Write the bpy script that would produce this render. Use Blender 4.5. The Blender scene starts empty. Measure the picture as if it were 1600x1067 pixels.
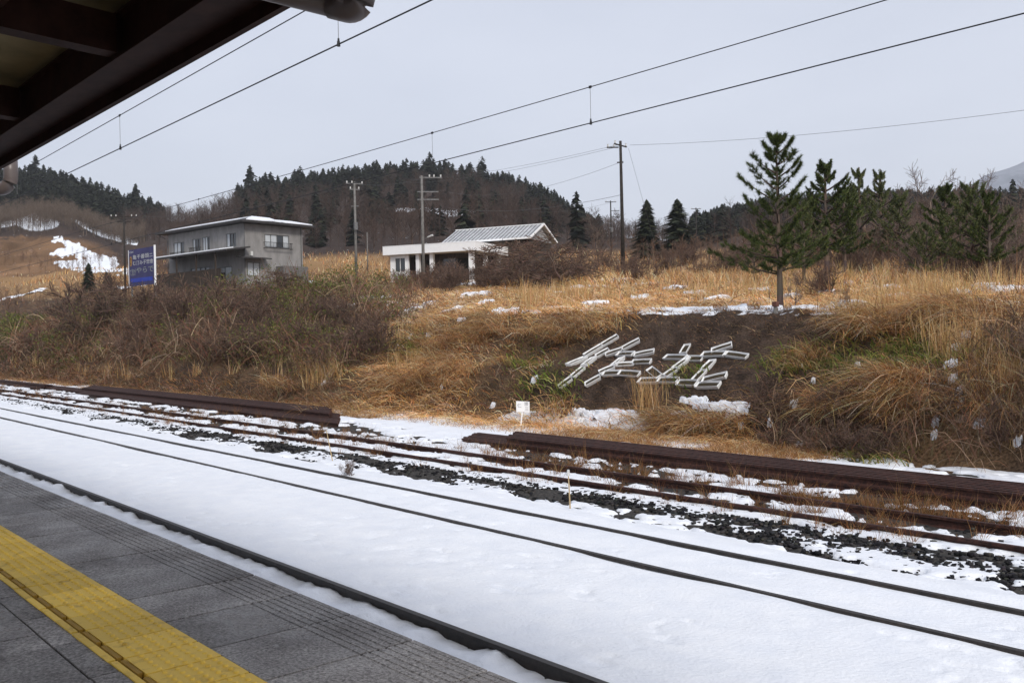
import bpy, math, random
import numpy as np
from mathutils import Matrix, Vector
rng = np.random.default_rng(11)
random.seed(5)
S = bpy.context.scene
COL = S.collection
# ------------------------------------------------------------------ camera
FPX, YAW, PIT, ROL = 1469.5, 40.797, -0.523, -1.103
EYE = np.array([0, 0, 1.55])
a_ = math.radians(YAW)
FH = np.array([-math.cos(a_), math.sin(a_), 0]); RH = np.array([math.sin(a_), math.cos(a_), 0]); ZU = np.array([0, 0, 1.])
t_ = math.radians(PIT); F3 = FH*math.cos(t_)+ZU*math.sin(t_); U2 = ZU*math.cos(t_)-FH*math.sin(t_)
r_ = math.radians(ROL); R3 = RH*math.cos(r_)+U2*math.sin(r_); U3 = U2*math.cos(r_)-RH*math.sin(r_)
cd = bpy.data.cameras.new('camera'); cam = bpy.data.objects.new('camera', cd); COL.objects.link(cam)
m = Matrix(((R3[0], U3[0], -F3[0], EYE[0]), (R3[1], U3[1], -F3[1], EYE[1]), (R3[2], U3[2], -F3[2], EYE[2]), (0, 0, 0, 1)))
cam.matrix_world = m
cd.sensor_width = 36; cd.lens = FPX/1600*36; cd.clip_start = .05; cd.clip_end = 9000
S.camera = cam
# ------------------------------------------------------------------ world, sun
W = bpy.data.worlds.new('World'); S.world = W; W.use_nodes = True
nt = W.node_tree; nt.nodes.clear()
SUN_EL, SUN_AZ = math.radians(36), math.radians(110)     # azimuth clockwise from +Y
sky = nt.nodes.new('ShaderNodeTexSky'); sky.sky_type = 'NISHITA'; sky.sun_disc = False
sky.sun_elevation = SUN_EL; sky.sun_rotation = SUN_AZ; sky.air_density = 1.2; sky.dust_density = 4; sky.ozone_density = 1.5
sc_ = nt.nodes.new('ShaderNodeVectorMath'); sc_.operation = 'SCALE'; sc_.inputs['Scale'].default_value = .10
nt.links.new(sky.outputs[0], sc_.inputs[0])
tc = nt.nodes.new('ShaderNodeTexCoord'); nz = nt.nodes.new('ShaderNodeTexNoise'); nz.inputs['Scale'].default_value = 1.6; nz.inputs['Detail'].default_value = 4
mp = nt.nodes.new('ShaderNodeMapping'); mp.inputs['Scale'].default_value = (1, 1, 3)
nt.links.new(tc.outputs['Generated'], mp.inputs[0]); nt.links.new(mp.outputs[0], nz.inputs[0])
rp = nt.nodes.new('ShaderNodeValToRGB'); rp.color_ramp.elements[0].position = .3; rp.color_ramp.elements[1].position = .75
rp.color_ramp.elements[0].color = (.455, .485, .568, 1); rp.color_ramp.elements[1].color = (.565, .590, .668, 1)
nt.links.new(nz.outputs[0], rp.inputs[0])
mx = nt.nodes.new('ShaderNodeMix'); mx.data_type = 'RGBA'; mx.inputs[0].default_value = .88
nt.links.new(sc_.outputs[0], mx.inputs[6]); nt.links.new(rp.outputs[0], mx.inputs[7])
bg = nt.nodes.new('ShaderNodeBackground'); bg.inputs[1].default_value = 1.0
wo = nt.nodes.new('ShaderNodeOutputWorld'); nt.links.new(mx.outputs[2], bg.inputs[0]); nt.links.new(bg.outputs[0], wo.inputs[0])
sl = bpy.data.lights.new('sun', 'SUN'); sl.energy = 1.5; sl.angle = math.radians(12); sl.color = (1, .955, .88)
so = bpy.data.objects.new('sun', sl); COL.objects.link(so)
sd = Vector((math.sin(SUN_AZ)*math.cos(SUN_EL), math.cos(SUN_AZ)*math.cos(SUN_EL), math.sin(SUN_EL)))
so.rotation_euler = sd.to_track_quat('Z', 'Y').to_euler()
S.view_settings.view_transform = 'Standard'; S.view_settings.look = 'None'
S.view_settings.exposure = 0.56; S.view_settings.gamma = 1; S.view_settings.use_curve_mapping = False
# ------------------------------------------------------------------ geometry of the place
def ray(u, v):
    return F3 + R3*((u-800)/FPX) - U3*((v-533.5)/FPX)
def at(u, v, D): return EYE + ray(u, v)*D
def onY(u, v, Y): r = ray(u, v); return EYE + r*(Y/r[1])
def onZ(u, v, z): r = ray(u, v); return EYE + r*((z-EYE[2])/r[2])
def proj(P):
    d = np.asarray(P)-EYE; w = np.maximum(d@F3, .01)
    return 800+FPX*(d@R3)/w, 533.5-FPX*(d@U3)/w
def hsh(ix, iy, s):
    h = (ix*374761393 + iy*668265263 + s*1274126177) & 0xffffffff
    h = ((h ^ (h >> 13))*1274126177) & 0xffffffff
    return ((h ^ (h >> 16)) & 0xffff)/65535.
def vnoise(x, y, s=0):
    x = np.asarray(x, float); y = np.asarray(y, float)
    ix = np.floor(x).astype(np.int64); iy = np.floor(y).astype(np.int64); fx = x-ix; fy = y-iy
    fx = fx*fx*(3-2*fx); fy = fy*fy*(3-2*fy)
    a = hsh(ix, iy, s); b = hsh(ix+1, iy, s); c = hsh(ix, iy+1, s); d = hsh(ix+1, iy+1, s)
    return a+(b-a)*fx+(c-a)*fy+(a-b-c+d)*fx*fy
def fbm(x, y, s=0, o=4):
    r = 0; A = .5; t = 0
    for i in range(o):
        r = r+A*vnoise(x*2**i, y*2**i, s+i*7); t += A; A *= .5
    return r/t
# terrain columns: u, Y0, (Y1,z1), (Y2,v2|z2), (Y3,v3|z3), then (D, v) x5.   z given as ('z',value)
Z = lambda z: ('z', z)
TC = [
 (0,   17.2, (19.6, Z(.3)), (22.6, Z(1.9)), (25.5, Z(2.5)), (140, 468), (175, 440), (235, 402), (285, 350), (400, 286)),
 (100, 17.2, (19.6, Z(.3)), (22.6, Z(1.9)), (25.5, Z(2.5)), (128, 466), (170, 437), (225, 408), (260, 362), (400, 298)),
 (200, 17.2, (19.6, Z(.3)), (22.6, Z(1.9)), (25.5, Z(2.5)), (105, 462), (150, 440), (220, 412), (280, 383), (400, 330)),
 (300, 17.2, (19.6, Z(.3)), (22.6, Z(1.9)), (25.5, Z(2.5)), (86, 455), (130, 432), (220, 400), (280, 372), (420, 352)),
 (420, 17.2, (19.6, Z(.3)), (22.8, Z(1.8)), (25.5, Z(2.2)), (80, 450), (110, 436), (190, 392), (270, 345), (400, 303)),
 (500, 17.4, (19.8, Z(.2)), (23.0, Z(1.7)), (26.0, Z(2.1)), (80, 447), (120, 433), (180, 405), (260, 350), (400, 296)),
 (600, 17.6, (20.0, Z(.2)), (23.4, Z(1.8)), (26.0, Z(2.1)), (78, 446), (115, 428), (170, 405), (250, 350), (400, 285)),
 (740, 17.9, (20.2, Z(.4)), (23.8, 492), (26.0, 484), (72, 447), (95, 433), (150, 405), (240, 350), (400, 283)),
 (850, 18.0, (20.2, Z(.5)), (23.8, 490), (26.0, 483), (62, 452), (90, 430), (140, 405), (240, 365), (400, 318)),
 (930, 18.0, (20.2, Z(.5)), (23.6, 489), (25.5, 483), (56, 452), (85, 427), (140, 400), (250, 385), (420, 368)),
 (1050, 17.9, (20.2, Z(.5)), (23.4, 488), (25.2, 484), (52, 450), (80, 426), (130, 402), (250, 388), (450, 380)),
 (1130, 17.8, (20.0, Z(.5)), (23.4, 487), (25.2, 483), (46, 450), (75, 426), (130, 402), (250, 380), (480, 352)),
 (1200, 17.7, (20.0, Z(.5)), (23.3, 486), (25.2, 482), (44, 450), (70, 426), (120, 402), (250, 365), (480, 332)),
 (1400, 17.4, (19.6, Z(.7)), (22.8, 483), (24.8, 478), (40, 450), (58, 427), (90, 402), (250, 355), (480, 322)),
 (1600, 17.0, (19.2, Z(.9)), (22.0, 476), (24.0, 470), (34, 450), (50, 430), (85, 405), (250, 348), (480, 325)),
 (1900, 16.8, (19.0, Z(.9)), (21.8, 476), (24.0, 468), (32, 450), (48, 430), (85, 405), (250, 348), (480, 325)),
]
ZB = -1.1
def kf(u): return 1/np.maximum(RH[1]*(u-800)/FPX+FH[1], .05)
def _ztab():
    U = []; Yn = []; Dn = []; Zn = []
    for c in TC:
        u = c[0]; U.append(u); k = float(kf(u)); ys = [c[1]]; zs = [ZB]
        for (Y, q) in c[2:5]:
            ys.append(Y); zs.append(q[1] if isinstance(q, tuple) else EYE[2]+(ray(u, q)*(Y*k))[2])
        ds = []
        for (D, v) in c[5:]:
            ds.append(D); zs.append(EYE[2]+(ray(u, v)*D)[2])
        Yn.append(ys); Dn.append(ds); Zn.append(zs)
    return np.array(U, float), np.array(Yn), np.array(Dn), np.array(Zn)
TU, TY, TD, TZ = _ztab()
def hgt(x, y, noise=True):
    x = np.atleast_1d(np.asarray(x, float)); y = np.atleast_1d(np.asarray(y, float))
    lat = x*RH[0]+y*RH[1]; dep = np.maximum(x*FH[0]+y*FH[1], 3.)
    u = np.clip(800+FPX*lat/dep, -240, 1900); k = kf(u)
    n = 9; D = np.zeros((n+1,)+x.shape); z = np.zeros((n+1,)+x.shape)
    for i in range(9): z[i] = np.interp(u, TU, TZ[:, i])
    for i in range(4): D[i] = np.interp(u, TU, TY[:, i])*k
    for i in range(5): D[4+i] = np.interp(u, TU, TD[:, i])
    D[9] = D[8]+160; z[9] = z[8]-45
    for i in range(1, 10): D[i] = np.maximum(D[i], D[i-1]+2)
    dd = np.where(u > -239, dep, dep)
    out = z[0].copy()
    for i in range(9):
        f = np.clip((dd-D[i])/(D[i+1]-D[i]), 0, 1)
        fs = f*f*(3-2*f) if i in (0, 1, 2) else f
        out = np.where(dd > D[i], z[i]+(z[i+1]-z[i])*fs, out)
    if noise:
        f0 = np.clip((dd-D[0])/(D[1]-D[0]), 0, 1)
        out = out+f0*((fbm(x*.9, y*.9, 3)-.5)*.30)
        f1 = np.clip((dd-60)/120, 0, 1)
        out = out+f1*(fbm(x/14, y/14, 9)-.5)*5
    return out
def hit(u, v, D0=8, D1=600):
    D = D0*(D1/D0)**np.linspace(0, 1, 900); r = ray(u, v)
    P = EYE+r[None]*D[:, None]
    g = np.where(P[:, 1] < 16.8, ZB, hgt(P[:, 0], P[:, 1]))
    b = np.where(P[:, 2] < g)[0]
    if len(b) == 0: return P[-1]
    i = b[0]; p = P[i].copy(); p[2] = g[i]; return p
def ground_at(u, D):
    p = EYE+(FH+RH*(u-800)/FPX)*D
    z = hgt(p[0], p[1])[0]; return np.array([p[0], p[1], z])
# ------------------------------------------------------------------ materials
def new_mat(name):
    M = bpy.data.materials.new(name); M.use_nodes = True
    return M, M.node_tree, M.node_tree.nodes['Principled BSDF']
def mat(name, c1, c2=None, scale=4., rough=.8, bump=0, bscale=None, metal=0, spec=.3, pos=(.35, .65), stretch=(1, 1, 1), detail=6, rvar=0):
    M, t, b = new_mat(name); N = t.nodes; L = t.links
    b.inputs['Roughness'].default_value = rough; b.inputs['Metallic'].default_value = metal
    b.inputs['Specular IOR Level'].default_value = spec
    b.inputs['Base Color'].default_value = (*c1, 1)
    tc = N.new('ShaderNodeTexCoord'); mp = N.new('ShaderNodeMapping'); mp.inputs['Scale'].default_value = stretch
    L.new(tc.outputs['Object'], mp.inputs[0])
    if c2:
        n = N.new('ShaderNodeTexNoise'); n.inputs['Scale'].default_value = scale; n.inputs['Detail'].default_value = detail
        n.inputs['Roughness'].default_value = .65
        r = N.new('ShaderNodeValToRGB'); r.color_ramp.elements[0].position = pos[0]; r.color_ramp.elements[1].position = pos[1]
        r.color_ramp.elements[0].color = (*c1, 1); r.color_ramp.elements[1].color = (*c2, 1)
        L.new(mp.outputs[0], n.inputs[0]); L.new(n.outputs[0], r.inputs[0]); L.new(r.outputs[0], b.inputs['Base Color'])
        if rvar:
            mr = N.new('ShaderNodeMapRange'); mr.inputs[1].default_value = .35; mr.inputs[2].default_value = .65
            mr.inputs[3].default_value = rough-rvar; mr.inputs[4].default_value = rough+rvar
            L.new(n.outputs[0], mr.inputs[0]); L.new(mr.outputs[0], b.inputs['Roughness'])
    if bump:
        n2 = N.new('ShaderNodeTexNoise'); n2.inputs['Scale'].default_value = bscale or scale*4; n2.inputs['Detail'].default_value = 5
        bp = N.new('ShaderNodeBump'); bp.inputs['Strength'].default_value = 1; bp.inputs['Distance'].default_value = bump
        L.new(mp.outputs[0], n2.inputs[0]); L.new(n2.outputs[0], bp.inputs['Height']); L.new(bp.outputs[0], b.inputs['Normal'])
    return M
def attr_mat(name, rough=.9, trans=0.0, spec=.15):
    M, t, b = new_mat(name); N = t.nodes; L = t.links
    a = N.new('ShaderNodeAttribute'); a.attribute_name = 'col'
    L.new(a.outputs['Color'], b.inputs['Base Color']); b.inputs['Roughness'].default_value = rough
    b.inputs['Specular IOR Level'].default_value = spec
    if trans:
        tr = N.new('ShaderNodeBsdfTranslucent'); mxx = N.new('ShaderNodeMixShader'); mxx.inputs[0].default_value = trans
        L.new(a.outputs['Color'], tr.inputs[0]); L.new(b.outputs[0], mxx.inputs[1]); L.new(tr.outputs[0], mxx.inputs[2])
        L.new(mxx.outputs[0], N['Material Output'].inputs[0])
    return M
M_snow = mat('snow_surface', (.78, .81, .87), (.88, .895, .925), scale=2.2, rough=.55, bump=.010, bscale=26, spec=.25, pos=(.3, .7))
M_rust = mat('rusty_steel', (.018, .009, .008), (.075, .030, .022), scale=14, rough=.75, bump=.002, bscale=60, spec=.3)
M_rail = mat('dark_rail_steel', (.012, .010, .009), (.035, .026, .021), scale=10, rough=.5, bump=.001, bscale=50, spec=.4)
M_conc = mat('pole_concrete', (.13, .125, .115), (.22, .21, .2), scale=3, rough=.9, bump=.003, bscale=30)
M_dark = mat('dark_wood_pole', (.02, .017, .015), (.045, .038, .032), scale=5, rough=.85)
M_steel = mat('galvanised_steel', (.12, .12, .12), (.22, .22, .22), scale=8, rough=.6, metal=.3)
M_wire = mat('dark_wire', (.02, .02, .022), rough=.6)
M_porc = mat('white_porcelain', (.6, .6, .58), rough=.3)
M_white = mat('white_paint', (.80, .81, .82), (.88, .88, .88), scale=2, rough=.7, pos=(.2, .6))
M_veg = attr_mat('dry_plant', trans=.4)
M_twig = attr_mat('bare_twig')
M_needle = attr_mat('pine_needles', rough=.7, trans=.15)
M_stone = attr_mat('ballast_stone', rough=.85)
# ------------------------------------------------------------------ mesh helpers
def mesh_np(name, V, quads=None, tris=None, col=None, smooth=False):
    me = bpy.data.meshes.new(name); V = np.ascontiguousarray(V, np.float32)
    nq = 0 if quads is None else len(quads); nt3 = 0 if tris is None else len(tris)
    me.vertices.add(len(V)); me.vertices.foreach_set('co', V.ravel())
    idx = []; st = []; tot = []
    if nq: idx.append(np.asarray(quads, np.int32).ravel()); st.append(np.arange(nq, dtype=np.int32)*4); tot.append(np.full(nq, 4, np.int32))
    if nt3: idx.append(np.asarray(tris, np.int32).ravel()); st.append(np.arange(nt3, dtype=np.int32)*3+nq*4); tot.append(np.full(nt3, 3, np.int32))
    idx = np.concatenate(idx); me.loops.add(len(idx)); me.loops.foreach_set('vertex_index', idx)
    me.polygons.add(nq+nt3); me.polygons.foreach_set('loop_start', np.concatenate(st)); me.polygons.foreach_set('loop_total', np.concatenate(tot))
    me.update(calc_edges=True)
    if col is not None:
        c = np.ones((len(V), 4), np.float32); col = np.asarray(col); c[:, :col.shape[1]] = col
        at_ = me.attributes.new('col', 'FLOAT_COLOR', 'POINT'); at_.data.foreach_set('color', c.ravel())
    if smooth: me.polygons.foreach_set('use_smooth', np.ones(nq+nt3, bool))
    me.validate()
    return me
def link(name, me, M=None, parent=None, loc=None):
    o = bpy.data.objects.new(name, me); COL.objects.link(o)
    if M is not None and not me.materials: me.materials.append(M)
    if parent: o.parent = parent
    if loc is not None: o.location = loc
    return o
def tag(o, label=None, cat=None, group=None, kind=None):
    if label: o['label'] = label
    if cat: o['category'] = cat
    if group: o['group'] = group
    if kind: o['kind'] = kind
    return o
def empty(name, loc, label, cat, group=None, rz=0):
    o = bpy.data.objects.new(name, None); COL.objects.link(o); o.empty_display_size = .2
    o.location = loc; o.rotation_euler = (0, 0, rz); return tag(o, label, cat, group)
def copy_tree(o, parent=None):
    c = o.copy(); COL.objects.link(c)
    if parent: c.parent = parent
    for ch in list(o.children): copy_tree(ch, c)
    return c
class MB:
    """collects polygons; build() links them as one object"""
    def __init__(s, org=(0, 0, 0)): s.v = []; s.f = []; s.o = np.array(org, float)
    def hexa(s, P):
        n = len(s.v); s.v += [tuple(np.asarray(p, float)-s.o) for p in P]
        s.f += [tuple(n+i for i in q) for q in ((0, 3, 2, 1), (4, 5, 6, 7), (0, 1, 5, 4), (1, 2, 6, 5), (2, 3, 7, 6), (3, 0, 4, 7))]
    def box(s, a, b):
        x0, y0, z0 = a; x1, y1, z1 = b
        s.hexa([(x0, y0, z0), (x1, y0, z0), (x1, y1, z0), (x0, y1, z0), (x0, y0, z1), (x1, y0, z1), (x1, y1, z1), (x0, y1, z1)])
    def bar(s, p, q, w, h, up=(0, 0, 1)):
        p = np.array(p, float); q = np.array(q, float); d = q-p; d /= np.linalg.norm(d)
        sd_ = np.cross(d, up); sd_ /= np.linalg.norm(sd_)+1e-9; uu = np.cross(sd_, d)
        A = sd_*w/2; B = uu*h/2
        s.hexa([p-A-B, q-A-B, q+A-B, p+A-B, p-A+B, q-A+B, q+A+B, p+A+B])
    def tube(s, pts, rad, n=8, caps=True):
        pts = [np.array(p, float) for p in pts]; rad = [rad]*len(pts) if np.isscalar(rad) else rad
        base = len(s.v)
        for i, p in enumerate(pts):
            d = pts[min(i+1, len(pts)-1)]-pts[max(i-1, 0)]; d /= np.linalg.norm(d)+1e-9
            a = np.cross(d, (0, 0, 1.) if abs(d[2]) < .9 else (1., 0, 0)); a /= np.linalg.norm(a); b = np.cross(d, a)
            for k in range(n):
                t = 2*math.pi*k/n; s.v.append(tuple(p+(a*math.cos(t)+b*math.sin(t))*rad[i]-s.o))
        for i in range(len(pts)-1):
            for k in range(n):
                A = base+i*n+k; B = base+i*n+(k+1) % n; s.f.append((A, B, B+n, A+n))
        if caps:
            s.f.append(tuple(base+k for k in range(n))[::-1]); s.f.append(tuple(base+(len(pts)-1)*n+k for k in range(n)))
    def poly(s, P):
        n = len(s.v); s.v += [tuple(np.asarray(p, float)-s.o) for p in P]; s.f.append(tuple(range(n, n+len(P))))
    def build(s, name, M, parent=None, smooth=False, bevel=0):
        me = bpy.data.meshes.new(name); me.from_pydata(s.v, [], s.f); me.update()
        if smooth: me.polygons.foreach_set('use_smooth', np.ones(len(me.polygons), bool))
        o = link(name, me, M, parent)
        if not parent: o.location = tuple(s.o)
        if bevel:
            b = o.modifiers.new('bevel', 'BEVEL'); b.width = bevel; b.segments = 2; b.limit_method = 'ANGLE'
        return o
def ribbons(P, Wd, side, col):
    """P (N,K,3) centre lines, Wd (N,K) half widths, side (N,3), col (N,3) -> arrays"""
    N, K, _ = P.shape
    A = P-side[:, None]*Wd[..., None]; B = P+side[:, None]*Wd[..., None]
    V = np.stack([A, B], 2).reshape(N*K*2, 3)
    b = (np.arange(N)*K*2)[:, None]+(np.arange(K-1)*2)[None]
    Q = np.stack([b, b+1, b+3, b+2], -1).reshape(-1, 4)
    return V, Q, np.repeat(col, K*2, 0)
def unit(v): return v/(np.linalg.norm(v, axis=-1, keepdims=True)+1e-9)
def blades(base, az, L, lean, droop, w, col, K=4, az_side=None):
    N = len(base); t = np.linspace(0, 1, K)[None]
    h = np.stack([np.cos(az), np.sin(az), 0*az], -1)
    out = (lean[:, None]*t+droop[:, None]*.7*t**2)*L[:, None]
    up = (t-droop[:, None]*1.1*t**2.2)*L[:, None]*np.sqrt(np.clip(1-lean**2*.6, .2, 1))[:, None]
    P = base[:, None]+h[:, None]*out[..., None]+np.array([0, 0, 1.])*up[..., None]
    s = az+math.pi/2+rng.normal(0, .7, N) if az_side is None else az_side
    side = np.stack([np.cos(s), np.sin(s), rng.normal(0, .3, N)], -1)
    Wd = w[:, None]*(1-.85*t)*.5
    return ribbons(P, Wd, unit(side), col)
def prisms(p0, p1, r0, r1, n=3):
    d = unit(p1-p0); ref = np.where(np.abs(d[:, 2:3]) < .9, np.array([[0, 0, 1.]]), np.array([[1., 0, 0]]))
    a = unit(np.cross(d, ref)); b = np.cross(d, a); V = []
    for (p, r) in ((p0, r0), (p1, r1)):
        for k in range(n):
            t = 2*math.pi*k/n; V.append(p+(a*math.cos(t)+b*math.sin(t))*r[:, None])
    V = np.stack(V, 1).reshape(-1, 3); base = np.arange(len(p0))[:, None]*2*n
    Q = np.concatenate([np.concatenate([base+k, base+(k+1) % n, base+n+(k+1) % n, base+n+k], 1) for k in range(n)])
    return V, Q
def join(parts):
    V = []; Q = []; C = []; n = 0
    for (v, q, c) in parts: V.append(v); Q.append(q+n); C.append(c); n += len(v)
    return np.concatenate(V), np.concatenate(Q), np.concatenate(C)
def pick(cols, n, jit=.12):
    c = np.array(cols, float)[rng.integers(0, len(cols), n)]
    return np.clip(c*(1+rng.normal(0, jit, (n, 1)))*(1+rng.normal(0, jit*.4, (n, 3))), .004, .9)
# ------------------------------------------------------------------ ground sheet
SOIL = np.array([.056, .038, .028]); LIT = np.array([.17, .105, .055]); GRAV = np.array([.035, .033, .032])
GREENISH = np.array([.06, .075, .02])
def ell(u, v, cu, cv, a, b, soft=.35):
    r = ((u-cu)/a)**2+((v-cv)/b)**2
    return np.clip((1.0+soft-r)/(2*soft), 0, 1)
def soilmask(u, v):
    m = ell(u, v, 1078, 575, 200, 76); m = np.maximum(m, ell(u, v, 1165, 510, 175, 34)); m = np.maximum(m, ell(u, v, 900, 610, 90, 45))
    return m
def build_ground():
    us = np.linspace(-230, 2300, 760); nD = 330; k = kf(us)
    D0 = 16.2*k
    t = np.linspace(0, 1, nD)[None]; D = D0[:, None]*(720/D0[:, None])**(t**1.15)
    p = FH[None, None]*D[..., None]+RH[None, None]*((us-800)/FPX)[:, None, None]*D[..., None]
    x = p[..., 0]; y = p[..., 1]; z = hgt(x.ravel(), y.ravel()).reshape(x.shape)
    z[:, 0] = -1.14
    V = np.stack([x, y, z], -1).reshape(-1, 3); nu = len(us)
    i = np.arange(nu-1)[:, None]*nD+np.arange(nD-1)[None]
    Q = np.stack([i, i+nD, i+nD+1, i+1], -1).reshape(-1, 4)
    U_, V_ = proj(V); nn = fbm(V[:, 0]*.6, V[:, 1]*.6, 21)
    Dd = D.reshape(-1)
    lit = np.clip((nn-.3)*2.2, 0, 1)[:, None]
    c = SOIL*(1-lit)+LIT*lit
    sm = soilmask(U_+(nn-.5)*60, V_+(nn-.5)*30)*(Dd < 45)*1.
    c = c*(1-sm[:, None])+SOIL*sm[:, None]*(.55+.9*np.clip(fbm(V[:, 0]*2.5, V[:, 1]*2.5, 19)[:, None]*2-.5, 0, 1.4))
    far = np.clip((Dd-110)/60, 0, 1)[:, None]; n2 = fbm(V[:, 0]/9, V[:, 1]/9, 5)[:, None]
    c = c*(1-far)+far*(np.array([.040, .029, .026])*(1-n2)+np.array([.075, .052, .042])*n2)
    gold = (ell(U_, V_, 60, 440, 240, 26)+ell(U_, V_, 560, 420, 130, 22)+ell(U_, V_, 1150, 440, 520, 48))[:, None].clip(0, 1)*np.clip((Dd-40)/20, 0, 1)[:, None]
    c = c*(1-gold)+gold*np.array([.30, .185, .09])*(.7+.5*n2)
    cut = (ell(U_+(nn-.5)*40, V_+(nn-.5)*14, 62, 404, 112, 34, .25)*(Dd > 185)*(Dd < 262))[:, None]
    c = c*(1-cut)+cut*(np.array([.20, .115, .06])*(.3+1.3*fbm(V[:, 0]/7, V[:, 1]/7, 25, 5)[:, None]))
    # snow amount
    s = np.full(len(V), .0)
    s += .40*ell(U_, V_, 1200, 484, 420, 10)
    s += np.where((V[:, 1] > 24) & (Dd < 66) & (U_ > 560), .40, 0)
    s += np.where((V[:, 1] < 16.75), .34, 0)+np.where((V[:, 1] < 18.4), .10, 0)
    s += .5*ell(U_, V_, 900, 655, 130, 26)
    s += np.where((Dd > 150), .22, 0)
    sn = (fbm(V[:, 0]/5, V[:, 1]/5, 13)-.5); uj = U_+sn*110; vj = V_+sn*34
    tri = (uj > 96+(vj-375)*.25) & (vj > 372+(uj-98)*.42) & (vj < 424) & (uj < 192) & (Dd > 150)
    s += (.42+1.0*np.clip(sn+.3, 0, .6))*tri
    line = np.clip(1-np.abs(V_-(352-26*np.exp(-((U_-85)/45)**2)+np.clip(U_-90, 0, 200)*.22))/5.5, 0, 1)*(U_ < 215)*(Dd > 150)*(Dd < 330)
    s += .8*line+.6*ell(U_, V_, 60, 350, 30, 9)*(Dd > 200)
    s += .5*ell(U_, V_, 715, 333, 40, 4)+.4*ell(U_, V_, 640, 328, 50, 3)
    s = s*(1-.9*sm*(V_ > 494)*(V_ < 640))
    c4 = np.concatenate([c, s[:, None].clip(0, 1)], 1)
    # one far flat sheet under everything, to the horizon
    n0 = len(V); R = 6000
    V = np.concatenate([V, [[-R, -R, -1.16], [R, -R, -1.16], [R, R, -1.16], [-R, R, -1.16]]])
    c4 = np.concatenate([c4, np.tile([[*(GRAV*1.1), .0]], (4, 1))])
    Q = np.concatenate([Q, [[n0, n0+1, n0+2, n0+3]]])
    me = mesh_np('ground', V, quads=Q, col=c4, smooth=True)
    M, t, b = new_mat('ground_soil'); N = t.nodes; L = t.links
    a = N.new('ShaderNodeAttribute'); a.attribute_name = 'col'
    tc = N.new('ShaderNodeTexCoord')
    n1 = N.new('ShaderNodeTexNoise'); n1.inputs['Scale'].default_value = 1.1; n1.inputs['Detail'].default_value = 7; n1.inputs['Roughness'].default_value = .7
    L.new(tc.outputs['Object'], n1.inputs[0])
    ad = N.new('ShaderNodeMath'); ad.operation = 'ADD'; L.new(n1.outputs[0], ad.inputs[0]); L.new(a.outputs['Alpha'], ad.inputs[1])
    mr = N.new('ShaderNodeMapRange'); mr.inputs[1].default_value = .86; mr.inputs[2].default_value = .92; L.new(ad.outputs[0], mr.inputs[0])
    n3 = N.new('ShaderNodeTexNoise'); n3.inputs['Scale'].default_value = 18; n3.inputs['Detail'].default_value = 5; L.new(tc.outputs['Object'], n3.inputs[0])
    mr3 = N.new('ShaderNodeMapRange'); mr3.inputs[1].default_value = .3; mr3.inputs[2].default_value = .7; mr3.inputs[3].default_value = .35; mr3.inputs[4].default_value = 1.6; L.new(n3.outputs[0], mr3.inputs[0])
    vs = N.new('ShaderNodeVectorMath'); vs.operation = 'SCALE'; L.new(a.outputs['Color'], vs.inputs[0]); L.new(mr3.outputs[0], vs.inputs['Scale'])
    mm = N.new('ShaderNodeMix'); mm.data_type = 'RGBA'; L.new(mr.outputs[0], mm.inputs[0]); L.new(vs.outputs[0], mm.inputs[6]); mm.inputs[7].default_value = (.82, .85, .9, 1)
    L.new(mm.outputs[2], b.inputs['Base Color']); b.inputs['Roughness'].default_value = .95; b.inputs['Specular IOR Level'].default_value = .1
    bp = N.new('ShaderNodeBump'); bp.inputs['Distance'].default_value = .03; L.new(n3.outputs[0], bp.inputs['Height']); L.new(bp.outputs[0], b.inputs['Normal'])
    tag(link('ground', me, M), kind='structure')
build_ground()
# ------------------------------------------------------------------ railway
RY = dict(r1=4.82, r0=3.753, r2=7.60, r3=8.667, s1=11.24, s2=12.307)
def rail_profile(h=.15):   # (y, z) outline, head at z=0
    return [(-.033, -.004), (-.029, 0), (.029, 0), (.033, -.004), (.033, -.036), (.009, -.047), (.009, -h+.028), (.062, -h+.011), (.062, -h), (-.062, -h), (-.062, -h+.011), (-.009, -h+.028), (-.009, -.047), (-.033, -.036)]
def rail_mesh(x0, x1, name, h=.15, seg=1):
    pr = rail_profile(h); n = len(pr); xs = np.linspace(x0, x1, seg+1)
    V = [(x, y, z) for x in xs for (y, z) in pr]; F = []
    for i in range(seg):
        for k in range(n): F.append((i*n+k, i*n+(k+1) % n, (i+1)*n+(k+1) % n, (i+1)*n+k))
    F.append(tuple(range(n))[::-1]); F.append(tuple(seg*n+k for k in range(n)))
    me = bpy.data.meshes.new(name); me.from_pydata(V, [], F); return me
rm = rail_mesh(-300, 14, 'rail'); rm.materials.append(M_rail)
rms = rail_mesh(-300, 14, 'rail'); rms.materials.append(M_rust)
for (ya, yb, zt, mm_, lab) in ((RY['r0'], RY['r1'], -.95, rm, 'railway track nearest the platform, one rail visible beside the platform edge'),
                          (RY['r2'], RY['r3'], -.95, rm, 'snow covered middle railway track with two thin dark rails'),
                          (RY['s1'], RY['s2'], -.97, rms, 'rusty weed grown siding track in front of the stacked rails')):
    t = empty('railway_track', (0, (ya+yb)/2, zt), lab, 'railway track')
    for y in (ya, yb):
        o = link('rail', mm_, None, t); o.location = (0, y-(ya+yb)/2, 0)
    sl_ = MB()
    for x in np.arange(-60 if ya > 11 else -40, 6, .72 if ya > 11 else .6):
        sl_.box((x, -1.0, -.29), (x+.22, 1.0, -.152))
    if ya > 11: sl_.build('sleepers', mat('sleeper_wood', (.022, .017, .014), (.06, .05, .04), scale=6, stretch=(4, 1, 4)), t)
    else: sl_.build('sleepers', M_conc, t)
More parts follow.
